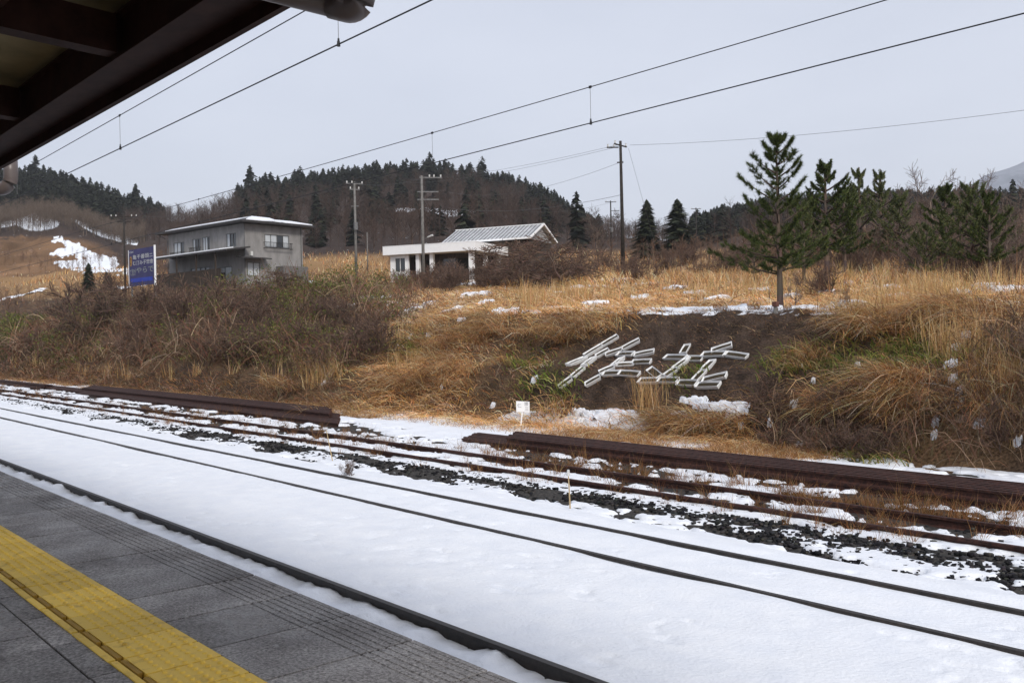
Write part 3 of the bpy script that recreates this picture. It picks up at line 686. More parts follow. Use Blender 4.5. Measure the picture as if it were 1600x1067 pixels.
def house():
    D = 88.; O = at(384, 450, D); O[2] = min(O[2], hgt(O[0], O[1])[0]); zg = O[2]
    A = camdir(-.76, .65); B = camdir(.65, .76)
    f = Frame(O, A, B); La, Lb = 13.6, 6.6
    zt = EYE[2]+(ray(384, 349)*D)[2]-zg
    root = empty('two_storey_house', tuple(O), 'grey two storey house with low snow edged hip roof above the left thicket', 'house'); org = tuple(O)
    def part(mb, name, M, parent=root, **k):
        mb.o = np.array(org, float); return mb
    def nb(): return MB(org)
    h2 = zt
    # upper windows on long face (b=0), a from corner going left
    wl = [(1.4, 3.0, zt-2.05, zt-.75), (5.9, 7.2, zt-2.1, zt-.75), (7.6, 9.0, zt-2.15, zt-.8), (10.6, 12.6, zt-2.4, zt-.9)]
    low_l = [(2.2, 4.6, .5, 2.2), (6.0, 9.5, .2, 2.4)]
    wr = [(2.2, 5.0, zt-2.1, zt-.85)]
    low_r = [(.2, 1.6, zt-4.9, zt-3.6)]
    m = nb(); wall_holes(m, f, 'a', 0, .2, 0, La, -1.5, h2, wl+low_l)
    wall_holes(m, f, 'b', 0, .2, .2, Lb, -1.5, h2, wr+low_r)
    f.box(m, La-.2, La, .2, Lb, -1.5, h2); f.box(m, .2, La-.2, Lb-.2, Lb, -1.5, h2)
    w = m.build('wall', M_wall, root)
    m = nb(); f.box(m, .25, La-.25, .9, 1.0, -1, h2-.1); f.box(m, .9, 1.0, .3, Lb-.3, -1, h2-.1); m.build('interior_partition', M_darkin, root)
    def window(ax, l0, l1, z0, z1, panes, balcony=False):
        def B_(mb, a, b, n0, n1, za, zb):
            (f.box(mb, a, b, n0, n1, za, zb) if ax == 'a' else f.box(mb, n0, n1, a, b, za, zb))
        m = nb(); t = .06
        B_(m, l0, l0+t, -.02, .14, z0, z1); B_(m, l1-t, l1, -.02, .14, z0, z1); B_(m, l0+t, l1-t, -.02, .14, z1-t, z1); B_(m, l0+t, l1-t, -.02, .14, z0, z0+t)
        n = len(panes)
        for i in range(1, n):
            x = l0+(l1-l0)*i/n; B_(m, x-.025, x+.025, .0, .12, z0+t, z1-t)
        fr_ = m.build('window', M_frame, root)
        for i, pn in enumerate(panes):
            a = l0+(l1-l0)*i/n+.03; b = l0+(l1-l0)*(i+1)/n-.03
            m = nb(); B_(m, a, b, .05, .065, z0+t, z1-t); m.build('pane', M_curtain if pn else M_glass, fr_)
        if balcony:
            m = nb(); z = z0+.45
            for (za, zb) in ((z-.02, z+.02), (z0-.12, z0-.07)):
                B_(m, l0-.15, l1+.15, -.42, -.38, za, zb)
                for q in (l0-.15, l1+.11): B_(m, q, q+.04, -.38, 0, za, zb)
            k = l0-.1
            while k < l1+.1: B_(m, k, k+.02, -.415, -.39, z0-.07, z-.02); k += .16
            m.build('balcony_rail', M_darkin, root)
    window('a', *wl[0], [0, 0, 1]); window('a', *wl[1], [0, 1, 1]); window('a', *wl[2], [0, 0, 1], True); window('a', *wl[3], [0, 1, 1], True)
    window('b', *wr[0], [1, 1, 0, 1], True); window('b', *low_r[0], [1, 1]); window('a', *low_l[0], [1, 0]); window('a', *low_l[1], [0, 0, 1, 0])
    # hip roof
    e = .95; zr = h2+.02; ridge = 1.15; m = nb()
    c = [f.p(-e, -e, zr), f.p(La+e, -e, zr), f.p(La+e, Lb+e, zr), f.p(-e, Lb+e, zr)]; up = np.array([0, 0, .16])
    r0 = f.p(Lb/2, Lb/2, zr+ridge); r1 = f.p(La-Lb/2, Lb/2, zr+ridge)
    m.poly([c[0], c[3], c[2], c[1]])
    for i in range(4): m.poly([c[i], c[(i+1) % 4], c[(i+1) % 4]+up, c[i]+up])
    t = [q+up for q in c]; m.poly([t[0], t[1], r1, r0]); m.poly([t[1], t[2], r1]); m.poly([t[2], t[3], r0, r1]); m.poly([t[3], t[0], r0])
    rf = m.build('roof', M_roofd, root)
    # snow lying on the roof
    m = nb(); s = np.array([0, 0, .05])
    def q4(P, thick=.12):
        P = [np.array(p)+s for p in P]; T = [p+np.array([0, 0, thick]) for p in P]; n = len(P)
        m.poly(P[::-1]); m.poly(T)
        for i in range(n): m.poly([P[i], P[(i+1) % n], T[(i+1) % n], T[i]])
    L = lambda a, b, k: a*(1-k)+b*k
    q4([L(t[0], t[1], .02), L(t[0], t[1], .87), L(L(t[0], t[1], .87), r1, .5), L(t[0], r0, .75)], .09)
    q4([L(t[0], t[3], .06), L(t[0], r0, .82), L(t[3], r0, .75), L(t[0], t[3], .52), L(L(t[0], t[3], .46), r0, .12), L(t[0], t[3], .3)], .09)
    q4([L(t[0], t[3], .56), L(L(t[0], t[3], .52), r0, .4), L(t[3], r0, .4), L(t[0], t[3], .95)], .09)
    m.build('snow_cover', M_snow, rf)
    # lean-to porch roof
    za, zb = zt-2.75, zt-2.35
    m = nb(); m.hexa([f.p(-.9, -2.6, za), f.p(12.9, -2.6, za-.05), f.p(12.9, -.01, zb-.05), f.p(-.9, -.01, zb), f.p(-.9, -2.6, za+.16), f.p(12.9, -2.6, za+.11), f.p(12.9, -.01, zb+.1), f.p(-.9, -.01, zb+.15)])
    pr = m.build('porch_roof', M_roofd, root)
    m = nb(); m.hexa([f.p(.2, -2.62, za+.17), f.p(12.8, -2.62, za+.12), f.p(12.8, -1.1, zb-.02), f.p(.2, -1.1, zb+.03), f.p(.2, -2.62, za+.27), f.p(12.8, -2.62, za+.22), f.p(12.8, -1.1, zb+.07), f.p(.2, -1.1, zb+.12)]); m.build('snow_cover', M_snow, pr)
    m = nb()
    for q in (1.2, 4.5, 8, 12.3): m = nb(); f.box(m, q, q+.12, -2.4, -2.28, -1.5, za); m.build('porch_post', M_brownw, root)
    m = nb(); f.box(m, 1.5, La-.6, -1.7, -1.6, -1.5, 1.9); m.build('porch_screen', M_brownw, root)
    # small lower canopy on the right face, drain pipes, meter box, lean-to
    m = nb(); m.hexa([f.p(-1.1, -1.0, zt-3.35), f.p(-.01, -1.0, zt-3.2), f.p(-.01, 2.2, zt-3.2), f.p(-1.1, 2.2, zt-3.35), f.p(-1.1, -1.0, zt-3.25), f.p(-.01, -1.0, zt-3.1), f.p(-.01, 2.2, zt-3.1), f.p(-1.1, 2.2, zt-3.25)]); m.build('window_canopy', M_roofd, root)
    for P_ in ([f.p(-.06, -.06, -1), f.p(-.06, -.06, zt)], [f.p(-.06, Lb-.2, -1), f.p(-.06, Lb-.2, zt)], [f.p(La+.05, -.08, -1), f.p(La+.05, -.08, zt-.5), f.p(La+.7, -.7, zt)]): m = nb(); m.tube(P_, .05, 6); m.build('downpipe', M_frame, root)
    m = nb(); f.box(m, -.25, -.01, 6.0, 6.35, zt-4.6, zt-4.0); f.box(m, -.2, -.01, .5, .75, zt-3.0, zt-2.6); m.build('meter_box', M_porc, root)
    m = nb(); f.box(m, -1.2, -.02, 3.4, 6.3, -1.5, zt-3.9); m.build('shed_lean_to', mat('weathered_boards', (.10, .095, .09), (.2, .19, .185), scale=3, rough=.9, stretch=(9, 9, .5)), root)
house()
def white_building():
    D = 85.; O = at(741, 432, D); zg = O[2]
    A = camdir(-.92, .39); B = camdir(.39, .92); f = Frame(O, A, B)
    root = empty('single_storey_building', tuple(O), 'long white single storey building with deep flat fascia and seamed metal roof behind', 'building')
    nb = lambda: MB(tuple(O))
    zt = EYE[2]+(ray(741, 378)*D)[2]-zg; zf = EYE[2]+(ray(741, 391.5)*D)[2]-zg
    La, Lb = 9.3, 12.
    m = nb(); f.box(m, -.3, La, -.3, 12, zf, zt); m.build('fascia', M_white, root)
    m = nb(); f.box(m, -.32, La, -.32, 12.05, zt+.003, zt+.05); m.build('flat_roof', M_white, root)
    zt2 = zf-.004
    m = nb()
    for (a, b) in ((.2, .65), (4.3, 4.65), (5.75, 6.1)): m = nb(); f.box(m, a, b, .25, .6, -1.2, zt2); m.build('pillar', M_white, root)
    for (a, b) in ((3.2, 3.6), (6.4, 6.8), (8.6, 9.), (11.3, 11.7)): m = nb(); f.box(m, .25, .6, a, b, -1.2, zt2); m.build('pillar', M_white, root)
    m = nb(); wall_holes(m, f, 'a', .3, .5, 6.9, 8.85, -1.2, zt2, [(7.2, 8.35, zt2-1.6, zt2-.25)]); f.box(m, 8.65, 8.85, .5, 8.5, -1.2, zt2); m.build('white_wall', M_white, root)
    m = nb(); t = .05; a0, a1, z0, z1 = 7.2, 8.35, zt2-1.6, zt2-.25
    f.box(m, a0, a0+t, .25, .45, z0, z1); f.box(m, a1-t, a1, .25, .45, z0, z1); f.box(m, a0+t, a1-t, .25, .45, z1-t, z1); f.box(m, a0+t, a1-t, .25, .45, z0, z0+t); f.box(m, 7.76, 7.8, .27, .43, z0+t, z1-t)
    w = m.build('window', M_white, root); m = nb(); f.box(m, a0+t, a1-t, .34, .36, z0+t, z1-t); m.build('pane', M_glass, w)
    m = nb(); f.box(m, .6, 6.9, 1.4, 1.6, -1.2, zt2); f.box(m, .8, 1.0, 1.6, 9, -1.2, zt2)
    m.build('brown_wall', M_brownw, root)
    for (a, b, g) in ((1.2, 2.3, 0), (2.5, 3.9, 1), (4.8, 5.6, 0), (6.15, 6.8, 1)):
        m = nb(); f.box(m, a, b, 1.36, 1.399, 0.2, zt2-.5); m.build('glazed_door', M_glass if g else M_darkin, root)
    # hall with a seamed gable roof behind
    D2 = 93.; P = at(845, 351, D2); A2 = camdir(-.87, .42); B2 = np.cross([0, 0, 1.], A2); B2 = -B2 if B2@FH < 0 else B2
    g = Frame((P[0], P[1], zg), A2, B2); zr = P[2]-zg; ze = zr-1.6; run = 3.3; Lr = 9.6
    m = nb()
    m.hexa([g.p(-.3, -run, ze-.08), g.p(Lr, -run, ze-.08), g.p(Lr, 0, zr-.08), g.p(-.3, 0, zr-.08), g.p(-.3, -run, ze), g.p(Lr, -run, ze), g.p(Lr, 0, zr), g.p(-.3, 0, zr)])
    m.hexa([g.p(-.3, 0.001, zr-.08), g.p(Lr, 0.001, zr-.08), g.p(Lr, run, ze-.08), g.p(-.3, run, ze-.08), g.p(-.3, 0.001, zr), g.p(Lr, 0.001, zr), g.p(Lr, run, ze), g.p(-.3, run, ze)])
    Mm = mat('pale_metal_roof', (.36, .37, .39), (.62, .63, .65), scale=1.5, rough=.55, stretch=(1, 1, 1), metal=.1)
    rf = m.build('metal_roof', Mm, root)
    m = nb(); k = 0.
    while k < Lr:
        m.bar(g.p(k, -run, ze+.035), g.p(k, -.02, zr+.035), .05, .07); k += .44
    m.build('seam', mat('roof_seam', (.16, .16, .165), (.26, .26, .26), scale=4, rough=.6), rf)
    m = nb(); m.bar(g.p(-.32, -run-.03, ze+.02), g.p(Lr, -run-.03, ze+.02), .1, .16); m.bar(g.p(-.34, -run, ze+.03), g.p(-.34, 0, zr+.03), .1, .18); m.bar(g.p(-.34, run, ze+.03), g.p(-.34, 0, zr+.03), .1, .18); m.bar(g.p(-.3, 0, zr+.05), g.p(Lr, 0, zr+.05), .16, .1); m.build('barge_board', M_white, rf)
    m = nb(); g.box(m, .1, Lr-.2, -run+.5, run-.5, -1.2, ze-.09); m.build('hall_wall', M_brownw, root)
    m = nb(); m.poly([g.p(.05, -run+.4, ze-.05), g.p(.05, run-.4, ze-.05), g.p(.05, 0, zr-.2)]); m.poly([g.p(.2, -run+.4, ze-.05), g.p(.2, 0, zr-.2), g.p(.2, run-.4, ze-.05)]); m.build('gable', mat('gable_panel', (.22, .22, .22), (.36, .36, .36), scale=3), root)
white_building()
# ------------------------------------------------------------------ billboard and small sign
def text_mesh(s, size, name='lettering'):
    c = bpy.data.curves.new(name, 'FONT'); c.body = s; c.size = size; c.align_x = 'LEFT'; c.extrude = .0
    o = bpy.data.objects.new(name, c); COL.objects.link(o); bpy.context.view_layer.update()
    dg = bpy.context.evaluated_depsgraph_get(); me = bpy.data.meshes.new_from_object(o.evaluated_get(dg)); bpy.data.objects.remove(o)
    me.name = name; return me
def place_text(s, size, org, right, up, out, M, parent, name='lettering', thick=.0, width=None, porg=None):
    me = text_mesh(s, size, name)
    n = len(me.vertices); co = np.empty(n*3); me.vertices.foreach_get('co', co); co = co.reshape(-1, 3)
    if width and n: co[:, 0] *= width/max(co[:, 0].max(), 1e-3)
    P = np.array(org)+co[:, :1]*right+co[:, 1:2]*up+out*.012-(porg if porg is not None else 0)
    me.vertices.foreach_set('co', np.ascontiguousarray(P).ravel()); me.update(); me.materials.clear()
    return link(name, me, M, parent)
def billboard():
    D = 78.; TLp = at(201, 392, D*1.0); TRp = at(240.5, 386, D*.96); up = np.array([0, 0, 1.]); right = TRp-TLp; right[2] = 0; Wd = np.linalg.norm(right); right /= Wd
    out = np.cross(right, up); out = -out if out@FH > 0 else out
    H = 3.0; zt = (TLp[2]+TRp[2])/2+.05; O = np.array([TLp[0], TLp[1], zt-H])
    gz = hgt(O[0], O[1])[0]
    root = empty('billboard', (O[0], O[1], gz), 'dark blue roadside billboard with white writing and round ochre emblem above the left thicket', 'billboard')
    org = np.array([O[0], O[1], gz])
    m = MB(org)
    def rect(m, x0, x1, z0, z1, d0, d1): m.hexa([O+right*x0+up*z0+out*d0, O+right*x1+up*z0+out*d0, O+right*x1+up*z0+out*d1, O+right*x0+up*z0+out*d1, O+right*x0+up*z1+out*d0, O+right*x1+up*z1+out*d0, O+right*x1+up*z1+out*d1, O+right*x0+up*z1+out*d1])
    rect(m, 0, Wd, 0, H, -.06, 0); m.build('panel', mat('faded_blue_paint', (.020, .018, .085), (.038, .032, .13), scale=1.5, rough=.5), root)
    m = MB(org); rect(m, Wd+.002, Wd+.09, -.1, H+.1, -.1, .03); rect(m, -.06, -.002, 0, H, -.08, .02); m.build('frame', M_white, root)
    m = MB(org)
    for x in (.15, Wd-.2): rect(m, x, x+.1, gz-O[2]-.5, H, -.2, -.07)
    m.build('post', M_steel, root)
    kw = dict(right=right, up=up, out=out, M=M_porc, parent=root, porg=org)
    place_text('作並温泉郷', .17, O+right*.1+up*(H-.27), **kw, width=.8)
    place_text('亀千番頭ニ', .40, O+right*.72+up*(H-.80), **kw, width=Wd-.95)
    place_text('む汀み子惣會', .38, O+right*.72+up*(H-1.28), **kw, width=Wd-.88)
    kw['M'] = mat('pale_script', (.30, .32, .28), (.36, .38, .34), scale=2)
    place_text('て気が', .62, O+right*.15+up*(H-2.1), **kw, width=1.15)
    place_text('やらで', .55, O+right*1.3+up*(H-1.95), **kw, width=Wd-1.45)
    kw['M'] = mat('royal_blue_band', (.03, .05, .32), (.04, .07, .38), scale=2)
    m = MB(org); rect(m, .3, Wd-.35, .30, .62, 0.001, .012); m.build('band', kw['M'], root)
    m = MB(org); c = O+right*.37+up*(H-.95)
    m.poly([c+right*.25*math.cos(t)+up*.42*math.sin(t)+out*.01 for t in np.linspace(0, 6.2832, 29)[:-1]]); em = m.build('emblem', mat('ochre_emblem', (.30, .17, .06), (.36, .21, .08), scale=3), root)
    m = MB(org); m.tube([c+right*.13*math.cos(t)+up*.24*math.sin(t)+out*.03 for t in np.linspace(.5, 5.6, 20)], .02, 5); m.build('emblem_ring', mat('brown_line', (.08, .04, .02)), em)
billboard()
def track_sign():
    b = hit(812.5, 671); b[2] = ZB; D = (b-EYE)@F3
    up = np.array([0, 0, 1.]); right = unit(camdir(1, -.05)); out = np.cross(right, up); out = -out if out@FH > 0 else out
    tilt = unit(up+right*.13); r2_ = unit(right-up*.06)
    root = empty('track_sign', tuple(b), 'small white sign board on a leaning white post at the foot of the bank', 'sign')
    c = EYE+ray(817, 635)*((b-EYE)@F3); s = D/FPX
    top = c; m = MB(b); m.bar(b-up*.1, top, .035, .035, up=tuple(out)); m.build('post', M_white, root)
    W_, H_ = 21*s, 16.5*s
    m = MB(b); A_ = r2_*W_/2; B_ = up*H_/2
    m.hexa([c-A_-B_+out*.02, c+A_-B_+out*.02, c+A_-B_+out*.035, c-A_-B_+out*.035, c-A_+B_+out*.02, c+A_+B_+out*.02, c+A_+B_+out*.035, c-A_+B_+out*.035]); m.build('board', M_white, root)
    Mk = mat('faded_black_ink', (.22, .23, .24), (.3, .3, .32), scale=9)
    place_text('仁', .12, c-r2_*W_*.42-up*.02+out*.03, r2_, up, out, Mk, root, porg=b); place_text('崇', .12, c+r2_*W_*.1+up*.035+out*.03, r2_, up, out, Mk, root, porg=b); place_text('三', .12, c+r2_*W_*.12-up*.1+out*.03, r2_, up, out, Mk, root, porg=b)
track_sign()
# ------------------------------------------------------------------ utility poles and power lines
def pole(u, vtop, D, label, name='utility_pole', r=.15, arms=(), vbase=None, M=None, tr=None, lamp=False, lean=0):
    g = ground_at(u, D); T = at(u, vtop, D); h = T[2]-g[2]
    root = empty(name, tuple(g), label, 'utility pole')
    m = MB(g); m.tube([g-[0, 0, .3], g+[RH[0]*lean, RH[1]*lean, h]], [r, r*.62], 12); m.build('shaft', M or M_conc, root, smooth=True)
    for (dv, half, ang, insul) in arms:
        z = h-dv; d = camdir(math.cos(ang), math.sin(ang)); c = g+np.array([RH[0]*lean, RH[1]*lean, 0])*(z/h)
        off = half if np.isscalar(half) else None
        a, b = (-half, half) if off is not None else half
        m = MB(g); m.bar(c+d*a+[0, 0, z], c+d*b+[0, 0, z], .09, .09); arm = m.build('crossarm', M_steel if M is None else M, root)
        if insul:
            for k in insul:
                m = MB(g); q = c+d*(a+(b-a)*k)+[0, 0, z]; m.tube([q+[0, 0, .04], q+[0, 0, .12], q+[0, 0, .2], q+[0, 0, .26]], [.04, .07, .05, .07], 8); m.build('insulator', M_porc, arm)
    if tr:
        c = g+[0, 0, h-tr]; q = c+camdir(.3, -1)*.32; m = MB(g); m.tube([q, q+[0, 0, .7]], .2, 12); m.build('transformer', M_steel, root)
    if lamp:
        c = g+[0, 0, h-lamp]; d = camdir(.9, -.4); m = MB(g); m.tube([c, c+d*.5+[0, 0, .25]], .025, 6); m.build('lamp_arm', M_steel, root)
        m = MB(g); m.tube([c+d*.45+[0, 0, .22], c+d*.95+[0, 0, .36]], [.06, .09], 8); m.build('lamp_head', M_porc, root)
    return g, h
pA = pole(976, 221, 75, 'tall dark utility pole standing alone against the sky behind the grass field', M=M_dark, r=.17, arms=((.35, (-.9, .9), .9, (.05, .95)), (.5, (-1.1, -.15), 0, (.1, .6)), (1.7, (-.3, .2), 0, ())), lean=-.05)
pB = pole(664, 275, 79, 'pale utility pole with a street lamp in front of the white building', r=.15, arms=((.15, (-.2, 1.7), .2, (.45, .65, .95)), (1.35, (-.4, 1.4), .1, ()), (2.0, (-.4, 1.4), .1, ())), lamp=5.4)
m_ = MB(); 
pC = pole(559, 285, 90, 'concrete utility pole standing between the grey house and the white building', r=.15, arms=((.15, .8, .3, (.05, .35, .95)), (.7, .5, .3, (.1, .9)), (2.3, .35, 0, ())), tr=4.6)
pD = pole(198, 335, 112, 'utility pole with a wide crossarm rising behind the blue billboard', r=.14, M=M_dark, arms=((.3, 1.5, .1, (.02, .2, .8, .98)), (.9, .8, .1, ())))
pE = pole(958, 314, 150, 'small distant utility pole with bracket arms left of the tall dark pole', r=.15, M=M_dark, arms=((.2, .9, 0, (.1, .9)), (1.6, (-.1, 1.4), 0, ()), (2.6, (-.1, 1.4), 0, ())), tr=5)
pF = pole(1091, 325, 170, 'farthest small utility pole on the wooded slope right of the two dark conifers', r=.14, M=M_dark, arms=((.2, .9, 0, (.1, .9)), (.8, .5, 0, ())))
pG = pole(577, 363, 135, 'short thin pole in the orange grass beyond the grey house', r=.1, arms=())
def wire(a, b, sag, label, r=.012, n=24):
    a = np.array(a); b = np.array(b); t = np.linspace(0, 1, n); P = a[None]*(1-t[:, None])+b[None]*t[:, None]; P[:, 2] -= sag*4*t*(1-t)
    m = MB((a+b)/2); m.tube(list(P), r, 5); o = m.build('power_line', mat_wire2); return tag(o, label, 'wire')
mat_wire2 = mat('weathered_wire', (.10, .10, .11), rough=.6)
wire(at(984, 227, 75), at(1620, 170, 52), .35, 'thin power line running right from the tall dark pole across the sky')
wire(at(968, 226, 75), at(640, 281, 150), .6, 'upper power line running left from the tall dark pole behind the hill top')
wire(at(964, 230, 75), at(640, 286, 150), .6, 'second power line running left from the tall dark pole just under the upper one')
wire(at(974, 252, 75), at(700, 300, 140), 1.4, 'sagging cable leaving the tall dark pole a little below its top')
wire(at(974, 304, 75), at(700, 325, 120), .8, 'lower cable leaving the tall dark pole at mid height', r=.016)
wire(at(958, 316, 150), at(820, 330, 190), .7, 'distant cable left of the small bracket armed pole')
wire(at(664, 278, 79), at(559, 288, 90), .3, 'cable between the lamp pole and the pole beside it')
wire(at(559, 288, 90), at(198, 340, 112), .8, 'long cable passing behind the grey house to the pole behind the billboard')
wire(at(198, 345, 112), at(-60, 400, 95), .8, 'cable falling left from the pole behind the billboard')
wire(at(982, 232, 75), ground_at(1030, 79)+[0, 0, 1.5], 0, 'steep guy wire leaning off the tall dark pole to the right', r=.01)
# marker stakes, stump
def stake(u, v0, v1, du, Yp, label, r=.012, M=None, head=False):
    b = onY(u, v0, Yp); b[2] = ZB+.03; t = onY(u+du, v1, Yp)
    m = MB(b); m.tube([b, t], [r, r*.7], 6); o = m.build('marker_stake', M or mat('pale_bamboo', (.42, .30, .16), (.5, .38, .22), scale=9)); tag(o, label, 'stake')
    if head:
        m = MB(b); m.tube([t-[0, 0, .03], t+[0, 0, .06]], [.028, .018], 8); h = m.build('cap', M_porc, o); h.location = (0, 0, 0)
stake(520, 718, 672, -10, 9.9, 'tan reed stake leaning left in the ballast beside the siding track')
stake(891, 793, 740, -3, 9.6, 'thin stake with a grey cap standing in snow before the siding track', head=True)
def stump():
    b = hit(1212, 489); D = (b-EYE)@F3; s = D/FPX
    m = MB(b); m.tube([b-[0, 0, .1], b+[0, 0, 8*s]], [5*s, 3*s], 8); m.build('stump_base', M_conc)
    o = COL.objects[-1]; tag(o, 'small rusty marker block on a stone at the top of the bare bank', 'marker'); o.name = 'boundary_marker'
    m = MB(b); m.box(b+[-4*s, -4*s, 8*s], b+[4*s, 4*s, 16*s]); m.build('block', mat('reddish_block', (.10, .04, .03), (.15, .07, .05), scale=9), o, bevel=.01)
stump()
def steps():
    for i, (u0, u1, v) in enumerate(((850, 975, 449), (845, 968, 457), (838, 955, 465), (830, 948, 472))):
        D = 62-i*4.5; a = ground_at(u0, D); b = ground_at(u1, D); a = at(u0, v, D); b = at(u1, v-2, D); a[2] = b[2] = (a[2]+b[2])/2
        m = MB(a); m.bar(a-[0, 0, .25], b-[0, 0, .25], .5, .4); o = m.build('terrace_kerb', mat('grey_stone_kerb', (.07, .065, .06), (.14, .13, .12), scale=5)); tag(o, 'low grey stone terrace edge dusted with snow, %s of four counted from the top' % ('first', 'second', 'third', 'fourth')[i], 'terrace')
        m = MB(a); d = unit(b-a); k = 0; Ln = np.linalg.norm(b-a)
        while k < Ln-1.2:
            w = random.uniform(.5, 1.3)
            if random.random() < .62: m.bar(a+d*k+[0, 0, 0], a+d*(k+w)+[0, 0, 0], .42, .1)
            k += w+random.uniform(.05, .5)
        s_ = m.build('snow_cap', M_snow, o)
steps()
# ------------------------------------------------------------------ planters spelling two characters
PL = [
 (140, 310, 275, 250, 'lowest in the upper slanting stroke at far left'), (275, 235, 410, 170, 'middle of the upper left slanting stroke'), (415, 165, 535, 95, 'highest of all, at the upper left tip'),
 (80, 490, 175, 405, 'lowest left of all, at the foot of the long stroke'), (180, 400, 270, 330, 'second from the bottom in the long second stroke'), (255, 320, 360, 255, 'third from the bottom in the long second stroke'), (365, 250, 465, 195, 'top of the long second stroke in the left character'),
 (440, 240, 565, 185, 'lower one of the upper pair right of the long stroke'), (575, 180, 705, 130, 'upper right tip of the left character'),
 (535, 232, 655, 228, 'left one of the short row below the upper tip'), (665, 240, 815, 212, 'right one of the short row below the upper tip'),
 (285, 470, 400, 405, 'lower left foot of the right half of the left character'), (390, 385, 505, 325, 'just above the lower left foot, tilted'), (495, 318, 572, 248, 'small steep one joining the top row and the middle row'),
 (510, 310, 645, 302, 'left one of the middle row'), (648, 290, 790, 288, 'right one of the middle row, showing its soil'),
 (425, 392, 545, 382, 'left one of the bottom row of the left character'), (550, 384, 700, 378, 'right one of the bottom row of the left character'),
 (910, 256, 1065, 250, 'leftmost of the upper row in the right character'), (1080, 265, 1195, 264, 'second of the upper row in the right character'), (1200, 250, 1370, 248, 'third of the upper row in the right character'), (1380, 244, 1540, 244, 'rightmost of the upper row and of all planters'),
 (1045, 222, 1078, 160, 'small upright one above the upper row'), (1270, 215, 1425, 170, 'slanting one above the right of the upper row'),
 (980, 335, 1080, 262, 'upper one of the left inner stroke of the right character'), (910, 412, 990, 342, 'lower one of the left inner stroke of the right character'),
 (1200, 350, 1275, 275, 'upper one of the right inner stroke'), (1135, 440, 1208, 362, 'lower one of the right inner stroke'),
 (785, 350, 860, 408, 'leaning one above the left end of the bottom row'),
 (705, 450, 850, 438, 'left end of the bottom row in the right character'), (858, 442, 1003, 440, 'second of the bottom row in the right character'), (1008, 455, 1150, 468, 'third of the bottom row in the right character'), (1158, 478, 1330, 488, 'right end of the bottom row in the right character'),
 (1205, 438, 1385, 412, 'slanting one just above the right end of the bottom row')]
def planters():
    Mw = mat('white_planter_plastic', (.66, .67, .68), (.84, .85, .86), scale=7, rough=.6, pos=(.25, .5)); Ms = mat('planter_soil', (.022, .016, .012), (.06, .045, .022), scale=30, rough=.95)
    def trough(L):
        w, h = .235, .125; t = .012
        o = [(-L/2, -w/2), (L/2, -w/2), (L/2, w/2), (-L/2, w/2)]
        def ring(s, z, inset=0): return [((x-np.sign(x)*inset)*(1 if s == 1 else 1), 0, z) for x, y in o]
        V = []; F = []
        def lay(ix, iy, z): 
            for (x, y) in o: V.append((x-math.copysign(ix, x), y-math.copysign(iy, y), z))
        lay(.03, .04, 0); lay(.004, .006, h-.02); lay(-.008, -.008, h-.02); lay(-.008, -.008, h); lay(t, t, h); lay(.04, .05, .03)
        for l in range(5):
            for k in range(4): F.append((l*4+k, l*4+(k+1) % 4, l*4+4+(k+1) % 4, l*4+4+k))
        F.append((3, 2, 1, 0)); F.append((20, 21, 22, 23))
        me = bpy.data.meshes.new('planter'); me.from_pydata(V, [], F)
        me2 = bpy.data.meshes.new('soil'); z = h-.05; a = L/2-t-.012; b = w/2-t-.016; me2.from_pydata([(-a, -b, z), (0, -b, z+.01), (a, -b, z-.005), (a, b, z), (0, b, z+.015), (-a, b, z+.004)], [], [(0, 1, 4, 5), (1, 2, 3, 4)])
        return me, me2
    for i, (x0, y0, x1, y1, lab) in enumerate(PL):
        p = hit(860+x0/5, 510+y0/5+1.0); q = hit(860+x1/5, 510+y1/5+1.0)
        d = q-p; L = float(np.clip(np.linalg.norm(d), .42, .9)); d = unit(d); c = (p+q)/2
        nrm = unit(np.array([0, -.72, 1.])+rng.normal(0, .05, 3)); y = unit(np.cross(nrm, d)); z = np.cross(d, y)
        me, me2 = trough(L*1.06)
        zt = hgt(c[0], c[1], True)[0]; c = np.array([c[0], c[1], max(zt, (p[2]+q[2])/2)-.035])
        o = link('planter', me, Mw); o.matrix_world = Matrix(((d[0], y[0], z[0], c[0]), (d[1], y[1], z[1], c[1]), (d[2], y[2], z[2], c[2]), (0, 0, 0, 1)))
        side = 'left' if i < 18 else 'right'
        tag(o, 'white plastic planter box, %s' % lab, 'planter', 'planters laid out as two large characters')
        link('soil', me2, Ms, o)
planters()
# ------------------------------------------------------------------ vegetation
GOLD = [(.72, .42, .17), (.62, .34, .13), (.80, .54, .28), (.42, .21, .08), (.20, .10, .045), (.88, .70, .46)]
RUSTG = [(.36, .18, .07), (.28, .13, .05), (.42, .23, .10), (.20, .10, .045)]
BRN = [(.13, .082, .056), (.20, .13, .088), (.065, .044, .033), (.34, .24, .16), (.17, .09, .058), (.12, .10, .05)]
GRN = [(.12, .17, .03), (.20, .26, .05), (.09, .13, .025), (.34, .35, .10), (.17, .20, .05), (.30, .22, .09), (.42, .30, .14), (.24, .16, .07)]
DGR = [(.04, .07, .02), (.06, .10, .025), (.03, .055, .02), (.10, .14, .035)]
def polar_pts(n, u0=-90, u1=1690, D0=None, D1=110):
    u = rng.uniform(u0, u1, n); k = kf(u); Dm = 16.9*k if D0 is None else np.full(n, float(D0))
    D = Dm*(np.maximum(D1, Dm*1.01)/Dm)**rng.uniform(0, 1, n)
    p = FH[None]*D[:, None]+RH[None]*((u-800)/FPX*D)[:, None]
    p[:, 2] = hgt(p[:, 0], p[:, 1]); uu, vv = proj(p)
    return p, uu, vv, D
def bumps(p, s, seed): return fbm(p[:, 0]*s, p[:, 1]*s, seed, 3)
